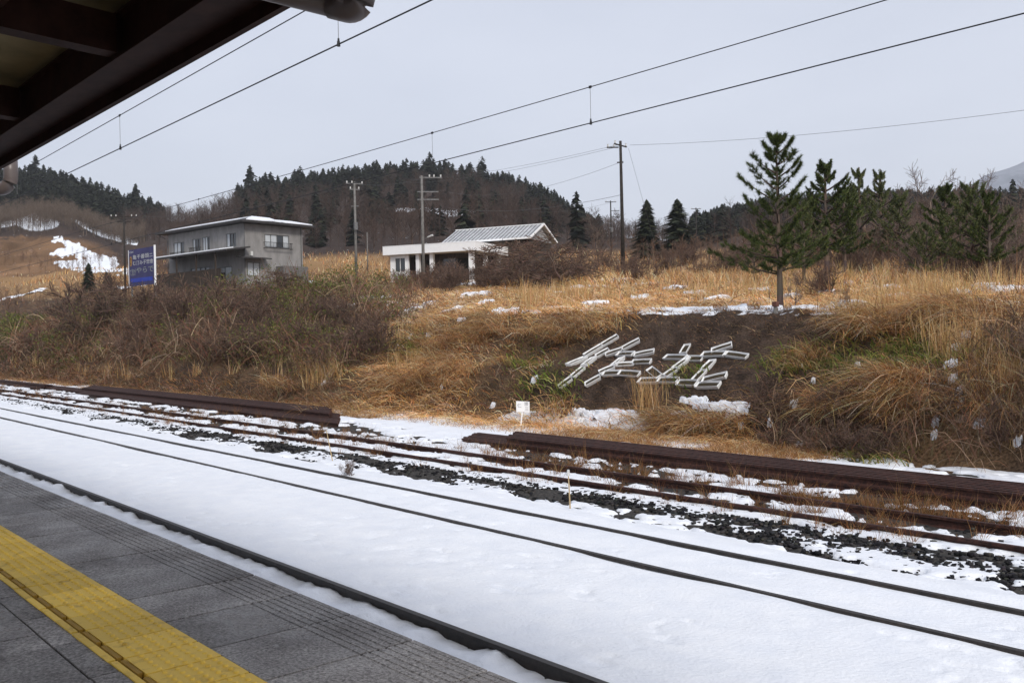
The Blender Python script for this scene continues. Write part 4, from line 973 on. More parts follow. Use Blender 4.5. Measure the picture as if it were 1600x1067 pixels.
def E_(u, v, cu, cv, a, b): return ell(u, v, cu, cv, a, b, .3) > .5
def zone(p, u, v, D):
    """what grows where: 0 none 1 gold 2 bramble 3 green 4 rust/brown short grass"""
    n1 = bumps(p, .55, 61)-.5; n2 = bumps(p, 1.6, 62)-.5
    uj = u+n1*90+n2*30; vj = v+n2*28+n1*20
    z = np.full(len(u), 1)
    bank = p[:, 1] < 25
    z[bank & (uj < 565)] = 2
    z[bank & (uj < 560) & (p[:, 1] < 18.6)] = 4
    z[(D < 75) & ~bank & (uj < 520)] = 2
    z[(D < 75) & (uj > 520) & (uj < 650) & (v < 560) & (p[:, 1] > 20)] = np.where(rng.random(((D < 75) & (uj > 520) & (uj < 650) & (v < 560) & (p[:, 1] > 20)).sum()) < .6, 2, 1)
    z[E_(uj, vj, 800, 600, 75, 48) & bank] = 4
    z[E_(uj, vj, 860, 530, 70, 26) & bank] = 4
    z[(bank) & (uj > 1210) & (vj > 480)] = 4
    z[bank & (uj > 1210) & (vj > 650)] = 2
    z[bank & (uj > 1490) & (vj > 580)] = 2
    z[bank & E_(uj, vj, 1385, 625, 110, 32)] = 1
    z[bank & E_(uj, vj, 1440, 505, 170, 30)] = 1
    z[bank & E_(uj, vj, 1240, 580, 45, 40)] = 1
    s = (soilmask(u+n1*50, v+n2*20) > .5) & bank
    z[s] = 0
    z[s & (rng.random(len(u)) < np.where(v < 530, .9, .5))] = 5
    z[bank & E_(uj, vj, 1070, 685, 100, 30)] = 1
    for g in ((1330, 572, 120, 30), (1400, 552, 60, 26), (1480, 560, 40, 16), (600, 542, 70, 18), (520, 520, 40, 30), (860, 605, 42, 20), (880, 628, 32, 10), (1080, 590, 22, 14), (1350, 715, 30, 14), (300, 540, 60, 18), (120, 545, 50, 15), (410, 530, 55, 22), (1560, 545, 50, 18), (830, 560, 30, 14)):
        z[E_(uj*.7+u*.3, vj*.5+v*.5, *g) & (D < 80)] = 3
    return z
tilt_down = lambda n: rng.normal(-math.pi/2, .75, n)       # downslope is -Y
def grass_near():
    parts = []
    nc = 10500; per = 15
    p, u, v, D = polar_pts(nc, D1=70); z = zone(p, u, v, D)
    az0 = tilt_down(nc); hs = rng.uniform(.55, 1.15, nc)
    for (zi, keep, Lr, lean, droop, cols, wf) in ((1, 1.0, (.34, .92), (.4, .97), (.45, 1.1), GOLD+GOLD+RUSTG[:1], 1), (4, .9, (.25, .6), (.3, .9), (.35, .9), RUSTG+BRN, .9), (3, 1.0, (.28, .62), (.15, .7), (.3, .7), GRN, 1.7), (5, 1.0, (.15, .42), (.5, .98), (.4, .9), [(.22, .13, .08), (.32, .19, .10), (.14, .08, .05), (.46, .30, .17)], .8)):
        i = np.where((z == zi) & (rng.random(nc) < keep))[0]
        if not len(i): continue
        r = np.repeat(i, per if zi != 5 else 9); n = len(r)
        spread = np.minimum(.16+.004*D[r], .5)
        b = p[r]+np.stack([rng.normal(0, 1, n)*spread, rng.normal(0, 1, n)*spread, np.zeros(n)], -1)
        b[:, 2] = hgt(b[:, 0], b[:, 1])-.02
        az = az0[r]+rng.normal(0, .55, n)
        L = rng.uniform(*Lr, n)*hs[r]*(1+.0*D[r])
        tall = (zi == 1) & (p[r, 1] > 27) & (v[r] < 450); L = L*np.where(tall, 1.35, 1)
        ln = rng.uniform(*lean, n)*np.where(tall, .5, 1); dr = rng.uniform(*droop, n)*np.where(tall, .5, 1)
        w = np.clip(D[r]*.00085, .009, .06)*wf*rng.uniform(.5, 1.4, n)
        tone = (bumps(p, .35, 66)[r]*.8+.78)[:, None]
        c = pick(cols, n, .2)*tone*(rng.uniform(.75, 1.3, nc)[r][:, None])
        parts.append((zi, blades(b, az, L, ln, dr, w, c)))
    V, Q, C = join([q for k, q in parts if k != 3]); tag(link('dry_grass', mesh_np('dry_grass', V, quads=Q, col=C), M_veg), kind='stuff')
    V, Q, C = join([q for k, q in parts if k == 3]); tag(link('green_undergrowth', mesh_np('green_undergrowth', V, quads=Q, col=C), M_veg), kind='stuff')
grass_near()
def mounds():
    """long drooping tussocks hanging down the bank"""
    spots = []
    for (u, v, a, b, n) in ((1070, 672, 75, 12, 30), (1410, 606, 60, 10, 16), (1430, 640, 55, 25, 22), (1350, 520, 60, 14, 14), (880, 530, 50, 14, 12), (1268, 565, 14, 20, 4), (700, 560, 80, 55, 40), (640, 600, 70, 30, 24), (760, 520, 80, 22, 24), (1480, 500, 110, 18, 22), (1320, 650, 70, 14, 14), (560, 640, 60, 14, 10), (930, 520, 60, 18, 8), (450, 610, 80, 10, 10), (1560, 640, 40, 60, 8), (860, 650, 40, 8, 4)):
        for _ in range(n): spots.append((u+random.gauss(0, a*.5), v+random.gauss(0, b*.5)))
    P = []; R = []
    base = np.array([hit(u, v) for u, v in spots]); per = 70; n = len(base)*per; r = np.repeat(np.arange(len(base)), per)
    b = base[r]+np.stack([rng.normal(0, .22, n), rng.normal(0, .2, n), rng.uniform(0, .15, n)], -1)
    az0 = rng.normal(-math.pi/2-.35, .75, len(base)); az = az0[r]+rng.normal(0, .6, n)
    L = rng.uniform(.4, 1.15, n); c = pick(GOLD+GOLD+RUSTG+BRN[:4], n, .25)*(rng.uniform(.75, 1.3, len(base))[r][:, None])
    V, Q, C = blades(b, az, L, rng.uniform(.3, .98, n), rng.uniform(.3, 1.2, n), np.full(n, .014)*rng.uniform(.5, 1.4, n), c, K=6)
    tag(link('drooping_grass', mesh_np('drooping_grass', V, quads=Q, col=C), M_veg), kind='stuff')
mounds()
def reeds():
    B = []
    for (u, v, a, b, n) in ((1090, 436, 90, 10, 60), (960, 430, 50, 10, 40), (1450, 476, 70, 12, 60), (1330, 430, 70, 14, 60), (880, 470, 60, 12, 40), (500, 575, 30, 30, 60), (480, 530, 60, 20, 30), (60, 560, 80, 20, 16), (1560, 600, 60, 60, 40), (1500, 540, 60, 30, 30), (1250, 440, 60, 14, 40), (1540, 450, 70, 20, 50), (1010, 640, 20, 6, 10), (640, 560, 60, 40, 20), (830, 475, 20, 12, 20), (300, 592, 170, 7, 14), (1370, 500, 60, 10, 24), (1130, 460, 200, 12, 60)):
        for _ in range(n): B.append(hit(u+random.gauss(0, a*.6), v+random.gauss(0, b*.6)))
    B = np.array(B); per = 16; r = np.repeat(np.arange(len(B)), per); n = len(r); D = (B-EYE)@F3
    b = B[r]+rng.normal(0, .16, (n, 3))*[1, 1, 0]-[0, 0, .05]; H = rng.uniform(.6, 1.35, len(B))
    c = pick([(.70, .47, .23), (.60, .38, .17), (.78, .58, .33), (.48, .29, .12), (.40, .25, .10)], n, .15)
    V, Q, C = blades(b, rng.uniform(0, 6.28, n), H[r]*rng.uniform(.7, 1.1, n), rng.uniform(.02, .3, n), rng.uniform(0, .3, n), np.clip(D[r]*.0006, .010, .05)*rng.uniform(.6, 1.3, n), c, K=4)
    tag(link('tall_reeds', mesh_np('tall_reeds', V, quads=Q, col=C), M_veg), kind='stuff')
reeds()
def grass_far():
    n = 75000; p, u, v, D = polar_pts(n, D0=30, D1=190)
    k = ((u > 520) | (D > 100)) & ~((D > 100) & (u < 230) & (D < 125)) & (rng.random(n) < np.clip(-1.25+4.0*bumps(p, .22, 71), .05, 1)) & (v > 396)
    k &= ~((np.abs(v-487) < 4) & (u > 980) & (u < 1370)); k &= p[:, 1] > 26.2
    p = p[k]; D = D[k]; u = u[k]; n = len(p); az = rng.uniform(0, 6.28, n)
    low = (v[k] > 446)*rng.choice([0, 1], n, p=[.12, .88]); L = rng.uniform(.5, 1.15, n)*np.where(D > 70, 1.1, 1)*(.45+1.1*bumps(p, .3, 73))*np.where(low, .6, 1); tone = (.75+.75*bumps(p, .22, 72))[:, None]
    olive = ((u > 1180) & (rng.random(n) < .16))[:, None]
    c = np.where(olive, pick([(.20, .20, .06), (.26, .24, .08)], n), pick(GOLD+RUSTG[:1]+BRN[3:4], n, .2))*tone
    V, Q, C = blades(p-[0, 0, .05], az, L, np.where(low, rng.uniform(.3, .95, n), rng.uniform(.05, .4, n)), np.where(low, rng.uniform(.3, 1.1, n), rng.uniform(.05, .45, n)), D*.00075*rng.uniform(.6, 1.4, n), c, K=3)
    tag(link('field_grass', mesh_np('field_grass', V, quads=Q, col=C), M_veg), kind='stuff')
grass_far()
def weeds():
    """rusty weeds between the rails of the siding"""
    n = 1500; x = -np.exp(rng.uniform(np.log(2), np.log(75), n))+1.5; y = np.where(rng.random(n) < .62, rng.normal(12.85, .3, n), np.where(rng.random(n) < .5, rng.normal(11.75, .16, n), rng.normal(10.95, .12, n)))
    far = (x < -24) & (rng.random(n) < .6); y = np.where(far, rng.uniform(10.6, 14.2, n), y)
    k = (vnoise(x*.9, y*1.5, 81)+rng.uniform(-.15, .15, n) > .42) & (y > 9.9); x = x[k]; y = y[k]; n0 = len(x); per = 30; r = np.repeat(np.arange(n0), per); n = len(r)
    b = np.stack([x[r]+rng.normal(0, .05, n), y[r]+rng.normal(0, .05, n), np.full(n, -1.11)], -1); az = rng.uniform(0, 6.28, n)
    c = pick([(.26, .11, .04), (.34, .16, .065), (.18, .07, .03), (.46, .28, .14), (.22, .14, .05)], n)*rng.uniform(.7, 1.15, n0)[r][:, None]
    hs = rng.uniform(.3, 1.25, n0)**1.5
    V, Q, C = blades(b, az, rng.uniform(.14, .46, n)*hs[r], rng.uniform(.1, .7, n), rng.uniform(0, .6, n), np.full(n, .007), c, K=3)
    V2, Q2, C2 = [], [], []
    n2 = 5500; x = -np.exp(rng.uniform(np.log(10), np.log(95), n2)); y = rng.uniform(15.9, 17.6, n2)
    k = vnoise(x*.6, y, 83) > .35; x = x[k]; y = y[k]; per = 12; r = np.repeat(np.arange(len(x)), per); m = len(r)
    u_, v_ = proj(np.stack([x, y, np.full(len(x), ZB)], -1)); ok = ~((ell(u_, v_, 760, 662, 170, 22) > .5) & (rng.random(len(x)) < .75)); ok = ok[r]
    b = np.stack([x[r]+rng.normal(0, .12, m), y[r]+rng.normal(0, .12, m), np.full(m, -1.1)], -1)[ok]; m = len(b)
    B2 = blades(b, rng.uniform(0, 6.28, m), rng.uniform(.12, .42, m), rng.uniform(.2, .9, m), rng.uniform(.2, .9, m), np.full(m, .010), pick(GOLD+RUSTG, m), K=3)
    V, Q, C = join([(V, Q, C), B2])
    tag(link('trackside_weeds', mesh_np('trackside_weeds', V, quads=Q, col=C), M_veg), kind='stuff')
weeds()
def bramble():
    """tangle of thin arching stems"""
    n = 18000; p, u, v, D = polar_pts(n, D1=90); z = zone(p, u, v, D)
    k = ((z == 2) | ((z == 4) & (rng.random(n) < .30)) | ((z == 1) & (rng.random(n) < .03)) | ((D > 42) & (u > 1000) & (rng.random(n) < .1)))
    p = p[k]; D = D[k]; u = u[k]; v = v[k]; z = z[k]; n = len(p)
    hh = np.where(z == 2, .35+2.0*np.clip(bumps(p, .28, 91)-.15, 0, 1), .5)*np.where(u < 560, 1.25, .8)
    per = 5; r = np.repeat(np.arange(n), per); m = len(r); K = 6; t = np.linspace(0, 1, K)[None]
    az = rng.uniform(0, 6.28, m); L = rng.uniform(.5, 1.5, m)*hh[r]; arch = rng.uniform(.1, 1.1, m)
    h = np.stack([np.cos(az), np.sin(az), 0*az], -1); b = p[r]+rng.normal(0, .15, (m, 3))*[1, 1, 0]
    start = rng.uniform(-.05, .8, m)*hh[r]; b[:, 2] += start
    P = b[:, None]+h[:, None]*((.2+.8*arch[:, None])*L[:, None]*t)[..., None]+np.array([0, 0, 1.])*((L[:, None]*(t*(1.1)-arch[:, None]*1.2*t**2)))[..., None]
    P += rng.normal(0, .018, P.shape)*L[:, None, None]
    side = unit(rng.normal(0, 1, (m, 3))); w = np.clip(D[r]*.0007, .006, .05)*rng.uniform(.5, 1.3, m)
    c = pick(BRN+[(.2, .10, .06), (.16, .07, .045)], m)*(.6+.8*bumps(p, .4, 92)[r][:, None])
    V, Q, C = ribbons(P, w[:, None]*(1-.6*t)*.5+0*t, side, c)
    tag(link('bramble_thicket', mesh_np('bramble_thicket', V, quads=Q, col=C), M_twig), kind='stuff')
    # small olive leaves caught in the thicket
    i = np.where((u < 640) & (z == 2))[0]; den = bumps(p[i], .22, 95); i = i[den > .525]; r = np.repeat(i, 18); m = len(r)
    c0 = p[r]+rng.normal(0, .30, (m, 3)); c0[:, 2] = p[r][:, 2]+rng.uniform(.1, 1.5, m)*hh[r]
    i2 = np.where((u > 1180) & (D < 60) & (v < 560))[0]
    a = unit(rng.normal(0, 1, (m, 3))); b_ = unit(np.cross(a, rng.normal(0, 1, (m, 3)))); s = (D[r]*.0016*rng.uniform(.5, 1.3, m))[:, None]
    V = np.stack([c0-a*s, c0-b_*s*.35, c0+a*s, c0+b_*s*.35], 1).reshape(-1, 3); Q = np.arange(m*4).reshape(-1, 4)
    tag(link('thicket_leaves', mesh_np('thicket_leaves', V, quads=Q, col=np.repeat(pick([(.12, .14, .03), (.17, .19, .045), (.08, .10, .025), (.24, .24, .08), (.10, .09, .04)], m), 4, 0)), M_veg), kind='stuff')
bramble()
# ---- bare shrubs and trees as things
def grow(seed, stems, H, levels, spread, r0, twig=.35, kids=(3, 5), wob=.12, up=.25):
    R = random.Random(seed); segs = [[], []]
    def br(p, d, L, r, lv, trunk):
        n = 4; q = p.copy()
        for i in range(n):
            d = unit(d+np.array([R.gauss(0, wob), R.gauss(0, wob), R.gauss(0, wob)+up*.12])); q2 = q+d*L/n
            ra = r*(1-.55*i/n); rb = r*(1-.55*(i+1)/n)
            segs[0 if trunk else 1].append((q, q2, ra, rb))
            if lv < levels and i >= (1 if lv else 0):
                for _ in range(R.randint(*kids) if lv == levels-1 else (R.choice((2, 3)) if lv == 0 and stems == 1 else R.choice((1, 1, 2)))):
                    a = R.uniform(0, 6.283); s = R.uniform(.5, 1.)*spread
                    o = unit(np.cross(d, [math.cos(a), math.sin(a), .3])); d2 = unit(d*(1-s*.5)+o*s+np.array([0, 0, up*.5]))
                    br(q+(q2-q)*R.random(), d2, L*R.uniform(.38, .62), rb*.55, lv+1, False)
            q = q2
    for s in range(stems):
        a = R.uniform(0, 6.283); l = R.uniform(.1, 1)*(.9 if stems > 1 else .05)*spread
        br(np.array([math.cos(a), math.sin(a), 0])*.12*(stems > 1), unit(np.array([math.cos(a)*l, math.sin(a)*l, 1.])), H*R.uniform(.7, 1.0)*.8, r0*R.uniform(.7, 1), 0, True)
    return segs
def seg_mesh(name, sg, col, rmin, jit=.12):
    p0 = np.array([s[0] for s in sg]); p1 = np.array([s[1] for s in sg]); r0 = np.maximum([s[2] for s in sg], rmin); r1 = np.maximum([s[3] for s in sg], rmin*.8)
    V, Q = prisms(p0, p1, np.array(r0), np.array(r1), 3); c = np.repeat(pick(col, len(sg), jit), 6, 0)
    return mesh_np(name, V, quads=Q, col=c)
class Kind:
    def __init__(s, name, meshes): s.name = name; s.meshes = meshes; s.obj = None
    def put(s, loc, sc, label, cat, group=None, rz=None, tilt=0, sz=None):
        root = bpy.data.objects.new(s.name, s.meshes[0][1] if len(s.meshes) == 1 else None); COL.objects.link(root)
        root.location = loc; root.scale = (sc, sc, sz or sc); root.rotation_euler = (tilt, 0, random.uniform(0, 6.28) if rz is None else rz)
        tag(root, label, cat, group)
        if len(s.meshes) > 1:
            for (n, me) in s.meshes: o = bpy.data.objects.new(n, me); COL.objects.link(o); o.parent = root
        return root
def wm(me, M): me.materials.append(M); return me
TWIG = [(.15, .108, .088), (.20, .15, .12), (.10, .07, .058)]
DTW = [(.095, .062, .05), (.13, .088, .066), (.18, .115, .085)]
GTW = [(.24, .21, .19), (.18, .155, .14), (.3, .27, .25)]
def tree_kind(name, seed, H=1., stems=1, levels=3, spread=.8, r0=.02, rmin=.003, col=TWIG, wide=1., **k):
    sg = grow(seed, stems, H, levels, spread, r0, **k); zm = max(q[1][2] for l_ in sg for q in l_)
    wd_ = np.array([wide/zm, wide/zm, 1/zm])
    sg = [[(a*wd_, b*wd_, c, d) for a, b, c, d in l_] for l_ in sg]
    return Kind(name, [('trunk' if stems == 1 else 'stems', wm(seg_mesh('trunk', sg[0], col, rmin*1.6), M_twig)), ('crown', wm(seg_mesh('crown', sg[1], col, rmin), M_twig))])
SHR = [tree_kind('bare_shrub', s, stems=8, levels=2, spread=.85, r0=.014, rmin=.0050, col=DTW, kids=(5, 7), wide=1.3) for s in (1, 2, 3, 4, 5)]
BT = [tree_kind('bare_tree', s, levels=3, spread=1.0, r0=.022, rmin=.0016, col=TWIG, kids=(4, 6), wob=.10, wide=1.0) for s in (11, 12, 13, 14)]
BS = [tree_kind('bare_tree', s, levels=3, spread=1.2, r0=.036, rmin=.0060, col=DTW, kids=(4, 6), wob=.17, stems=1, wide=2.3, up=.1) for s in (31, 32)]
def put_px(kind, u, vb, vt, D, label, cat, group=None, hs=.86, **k):
    g = ground_at(u, D); top = EYE+ray(u, vt)*D; H = max(top[2]-g[2], .5)
    return kind.put(tuple(g), H, label, cat, group, **k)
# left thicket shrubs (u, top v, D)
for i in range(64):
    Y = random.choice((19.5, 20.5, 21.5, 22.8, 24.5, 27)); u = random.uniform(-20, 575); k = float(kf(u)); g = ground_at(u, Y*k)
    SHR[i % 5].put(tuple(g), random.uniform(1.5, 2.5)*(1.0 if u < 450 else .85), 'leafless dark brown shrub in the dense thicket along the left half of the bank', 'shrub', 'shrubs of the left thicket')
BIG = [(415, 452, 430, 'bare tree with dark arching limbs leaning in front of the grey house corner', 60), (330, 440, 420, 'spreading bare shrub under the porch roof of the grey house', 62), (455, 400, 425, 'dark forked bare tree crossing the grey house wall at its right end', 62), (250, 420, 415, 'tall bare shrub just right of the blue billboard', 66), (155, 430, 418, 'low bare shrub left of the blue billboard', 68), (290, 455, 440, 'twiggy bare shrub left of the grey house porch', 58)]
for i, (u, vb, vt, lab, D) in enumerate(BIG): put_px((BS+SHR)[[0, 2, 1, 3, 4, 5][i]], u, 0, vt, D, lab, 'tree', hs=.9)
# brushy trees round the white building
for i, (u, vt, D, lab) in enumerate([(858, 362, 62, 'spreading bare tree with thick dark limbs right of the white building'), (800, 388, 66, 'dense bare shrub hiding the right front of the white building'), (765, 396, 68, 'dense bare shrub before the corner pillar of the white building'), (700, 402, 70, 'low bare shrub under the lamp pole by the white building'), (650, 420, 70, 'low dark shrub before the window of the white building'), (826, 372, 60, 'tangled bare tree at the right end of the white fascia'), (885, 380, 58, 'thin bare shrub right of the big spreading bare tree'), (938, 333, 110, 'small round crowned bare tree on the skyline left of the distant pole'), (905, 372, 110, 'brown bare tree at the foot of the middle hill')]):
    put_px([BS[0], SHR[0], SHR[1], SHR[2], SHR[3], BS[1], BS[1], BT[3], BT[0]][i], u, 0, vt, D, lab, 'tree' if 'tree' in lab else 'shrub', hs=.88)
for i in range(26):
    u = random.uniform(625, 905); put_px(SHR[i % 5], u, 0, random.uniform(392, 418)+(8 if u < 700 else 0), random.uniform(62, 74), 'dense leafless brown shrub in the brush before the white building', 'shrub', 'shrubs before the white building')
for i in range(7):
    put_px(SHR[i % 5], 560+i*14+random.uniform(-6, 6), 0, 476+random.uniform(-8, 12), 42+i, 'dark rounded shrub on the bank top left of the golden slope', 'shrub', 'rounded shrubs on the bank top', hs=1.0)
# right hand background: bare trees, saplings
RT = [(1025, 372, 95), (1110, 372, 90), (1345, 330, 60), (1395, 300, 62), (1425, 292, 60), (1465, 245, 58), (1490, 300, 50), (1530, 290, 48), (1557, 262, 50), (1590, 300, 42), (1365, 340, 50), (1440, 330, 45), (1500, 330, 40), (1580, 340, 36), (1620, 300, 40), (1130, 385, 70), (1060, 395, 75), (980, 400, 70), (925, 400, 66), (1300, 330, 75), (1320, 350, 56), (1240, 350, 80), (1270, 345, 85), (1350, 300, 90), (1410, 285, 80), (1510, 275, 70), (1605, 270, 60), (1170, 365, 90), (1150, 380, 85), (1215, 360, 95), (1440, 315, 75), (1545, 320, 65)]
for i, (u, vt, D) in enumerate(RT): put_px(BT[i % 4], u, 0, vt, D, 'leafless grey brown tree in the scrub wood at upper right' if u > 1200 else 'leafless brown tree at the back of the grass field below the skyline', 'tree', 'bare trees of the scrub wood' if u > 1200 else 'bare trees behind the grass field', hs=.86)
for i in range(70):
    u = random.uniform(880, 1690) if i < 50 else random.uniform(1180, 1690); D = random.uniform(50, 105) if u < 1250 else random.uniform(31, 75)
    g = ground_at(u, D); SHR[i % 5].put(tuple(g), random.uniform(1.0, 2.6)*(1 if u > 1250 else .9)*(D/60)**.35, 'brown leafless shrub in the scrub beyond the golden grass field', 'shrub', 'shrubs beyond the grass field')
for i in range(12):
    u, v = random.choice(((random.uniform(1190, 1420), random.uniform(660, 730)), (random.uniform(1470, 1640), random.uniform(560, 730)), (random.uniform(1470, 1640), random.uniform(560, 730)))); p = hit(u, v)
    SHR[i % 5].put((p[0], p[1], p[2]-.05), random.uniform(.7, 1.25), 'low tangled dark shrub on the steep bank at lower right', 'shrub', 'shrubs on the right bank', tilt=.0)
put_px(BT[2], 1243, 0, 418, 27, 'small crooked bare tree right of the large pine trunk', 'tree', hs=.9)
put_px(BT[1], 1330, 0, 432, 25, 'thin bare sapling with spreading twigs on the bank top right of the pine', 'tree', hs=.9)
put_px(SHR[1], 1585, 0, 470, 18.5, 'dark bare shrub with arching branches at the right edge of the bank', 'shrub', hs=1.0)
q_ = onZ(545, 746, -1.0); SHR[2].put((q_[0], q_[1], -1.0), .26, 'small dry leafless weed in the snow beside the leaning reed stake', 'weed', sz=.36)
# ---- pines
def pine(seed, H, wid, name='pine_tree', base=.12, layers=13, dens=1., col=DGR, ndl=.13, needle_w=.007):
    R = random.Random(seed); tr = []; x = np.zeros(3); n = 14
    for i in range(n):
        y = x+np.array([R.gauss(0, .012), R.gauss(0, .012), 1.])*H/n; tr.append((x, y, .022*H*(1-i/n)**.8+.006, .022*H*(1-(i+1)/n)**.8+.005)); x = y
    lim = []; tufts = []
    for l in range(layers):
        t = base+(1-base)*(l+.3)/layers; z = t*H; prof = wid*(1-t)**.75*(.62+.38*min(1, (t-base)/.12+.5)); k = R.randint(3, 5)+(2 if t < .38 else 0); a0 = R.uniform(0, 6.28)
        for b in range(k):
            a = a0+6.283*b/k+R.gauss(0, .25); L = prof*R.uniform(.35, 1.3)+.05*H*.5; d = np.array([math.cos(a), math.sin(a), .12+.35*t]); p = np.array([0, 0, z+R.gauss(0, .04)*H*.2]); m = 5
            for i in range(m):
                d = unit(d+np.array([0, 0, .13 if t > .35 else .05])+np.array([R.gauss(0, .08), R.gauss(0, .08), 0])); q = p+d*L/m; lim.append((p, q, .012*H*.5*(1-i/m)+.004, .012*H*.5*(1-(i+1)/m)+.003))
                if i >= 1:
                    for s in (-1, 1):
                        if R.random() < .85*dens:
                            sd_ = np.array([-d[1], d[0], .15])*s; sl2 = L*.34*R.uniform(.5, 1)*(1-i/m*.5); e = q+unit(d*.8+sd_)*sl2; lim.append((q, e, .005, .003))
                            tufts.append((e, unit(d*.5+sd_*.7+[0, 0, .45]))); tufts.append((q*.3+e*.7, unit(d*.3+sd_*.7+[0, 0, .5])));
                if i >= 3 or (t < .35 and R.random() < .6): tufts.append((q, unit(d+[0, 0, .3])))
                p = q
            tufts.append((p, unit(d+[0, 0, .5])))
    for z in np.linspace(.88, 1.0, 5): tufts.append((np.array([0, 0, z*H]), np.array([0, 0, 1.])))
    T = np.array([t[0] for t in tufts]); Dn = np.array([t[1] for t in tufts]); per = 58; r = np.repeat(np.arange(len(T)), per); m = len(r)
    dirs = unit(Dn[r]*.9+rng.normal(0, .62, (m, 3))); L = ndl*rng.uniform(.6, 1.15, m)*(H/5)**.35; o = T[r]-Dn[r]*rng.uniform(0, .16, m)[:, None]*(H/5)**.5
    s = unit(np.cross(dirs, rng.normal(0, 1, (m, 3))))*needle_w
    V = np.stack([o-s, o+s, o+dirs*L[:, None]], 1).reshape(-1, 3); tone = rng.uniform(.6, 1.5, len(T))[r][:, None]
    Tr = np.arange(m*3).reshape(-1, 3); c = np.repeat(pick(col, m)*tone, 3, 0)
    me = mesh_np('needles', V, tris=Tr, col=c)
    return Kind(name, [('trunk', wm(seg_mesh('trunk', tr, [(.10, .075, .06), (.14, .10, .08)], .006), M_twig)), ('branches', wm(seg_mesh('branches', lim, [(.07, .05, .04)], .003), M_twig)), ('needles', wm(me, M_needle))])
NG = [(.034, .050, .016), (.055, .078, .022), (.026, .040, .016), (.115, .14, .035), (.08, .10, .026)]
NG2 = [(.085, .105, .04), (.12, .14, .055), (.06, .08, .035), (.20, .21, .08)]
P1 = pine(3, 1., .46, layers=8, base=.30, col=NG, ndl=.042, needle_w=.0024, dens=1.); P2 = pine(8, 1., .38, layers=8, base=.22, col=NG2, ndl=.036, needle_w=.0021, dens=.75); P3 = pine(21, 1., .50, layers=7, base=.25, col=NG2, ndl=.042, needle_w=.0025, dens=1.)
big = pine(33, 5.1, 1.95, layers=12, base=.19, col=NG, ndl=.135, needle_w=.0055, dens=1.)
g = ground_at(1219, 27.5); top = at(1219, 207, 27.5); big.put(tuple(g), (top[2]-g[2])/5.13, 'tallest green pine with tiered upswept branches standing alone at the bank edge', 'pine tree', rz=1.0)
for (K_, u, vt, D, lab) in ((P1, 1293, 255, 42, 'green pine directly right of the tallest pine, second tallest'), (P3, 1258, 318, 40, 'low broad pine filling the gap behind the tallest pine'), (P1, 1322, 292, 48, 'small pine between the second tallest pine and the pale green one'), (P2, 1345, 262, 52, 'pale green pine with open branches third from the tallest'), (P2, 1378, 265, 54, 'slender pale green pine fourth from the tallest'), (P3, 1180, 372, 45, 'low pine skirt left of the tallest pine'),
        (P3, 1410, 300, 50, 'round bushy pine in the scrub wood left of the arching bare tree'), (P1, 1480, 290, 40, 'bushy pine under the tall bare tree at upper right'), (P3, 1520, 285, 34, 'broad olive green pine at the right in front of the scrub wood'), (P1, 1548, 300, 33, 'leaning olive pine rightmost of the broad ones'), (P2, 1575, 320, 46, 'small pine near the right edge of the photo'), (P3, 1450, 350, 38, 'low olive pine in the tall grass at right'),
        (P1, 1196, 345, 60, 'small pine behind the left side of the tallest pine')):
    put_px(K_, u, 0, vt, D, lab, 'pine tree', hs=1.03)
# ---- forest on the hills
def cedar_mesh(seed, n=110, wid=.17, pw=.55, leaf=1., col=((.020, .024, .015), (.032, .036, .020), (.014, .017, .012))):
    r_ = np.random.default_rng(seed); t = np.linspace(.08, 1, n)**.9; a = r_.uniform(0, 6.283, n); clump = .62+.55*vnoise(a*1.6+seed, t*9, seed); R = wid*(1-t)**pw*r_.uniform(.55, 1.15, n)*clump+.012
    c = np.stack([0*t, 0*t, t], -1); o = np.stack([np.cos(a), np.sin(a), -.25-.2*r_.random(n)], -1); o[:, 2] *= (.6+leaf*.4); tip = c+o*R[:, None]; s = np.stack([-np.sin(a), np.cos(a), 0*a], -1)*((.35*R+.012)*leaf)[:, None]
    mid = c+o*R[:, None]*.55
    V = np.stack([c+[0, 0, .02], mid-s, tip, mid+s], 1).reshape(-1, 3); Q = np.arange(n*4).reshape(-1, 4)
    C = np.repeat(np.array(col)[r_.integers(0, 3, n)]*r_.uniform(.6, 1.6, (n, 1)), 4, 0)
    tv, tq = prisms(np.array([[0, 0, 0.]]), np.array([[0, 0, .95]]), np.array([.014]), np.array([.003]), 3)
    return join([(V, Q, C), (tv, tq, np.tile([[.07, .05, .04]], (6, 1)))])
def bare_mesh(seed, n=42, col=((.125, .092, .070), (.085, .062, .048), (.17, .13, .10))):
    r_ = np.random.default_rng(seed); t0 = r_.uniform(.2, .85, n); a = r_.uniform(0, 6.283, n); L = r_.uniform(.15, .38, n)*(1.15-t0*.6)
    p = np.stack([0*t0, 0*t0, t0], -1); d = unit(np.stack([np.cos(a)*.7, np.sin(a)*.7, r_.uniform(.4, 1.1, n)], -1)); q = p+d*L[:, None]
    d2 = unit(d+r_.normal(0, .5, (n, 3))+[0, 0, .3]); q2 = p+d*L[:, None]*.5; e = q2+d2*L[:, None]*.6
    p0 = np.concatenate([[[0, 0, 0.]], p, q2]); p1 = np.concatenate([[[0, 0, .95]], q, e]); r0 = np.concatenate([[.014], np.full(n, .005), np.full(n, .0035)]); r1 = np.concatenate([[.003], np.full(n, .002), np.full(n, .0015)])
    s = unit(r_.normal(0, 1, (len(p0), 3))); P = np.stack([p0, p1], 1); Wd = np.stack([r0, r1], 1)
    return ribbons(P, Wd, s, np.array(col)[r_.integers(0, 3, len(p0))])
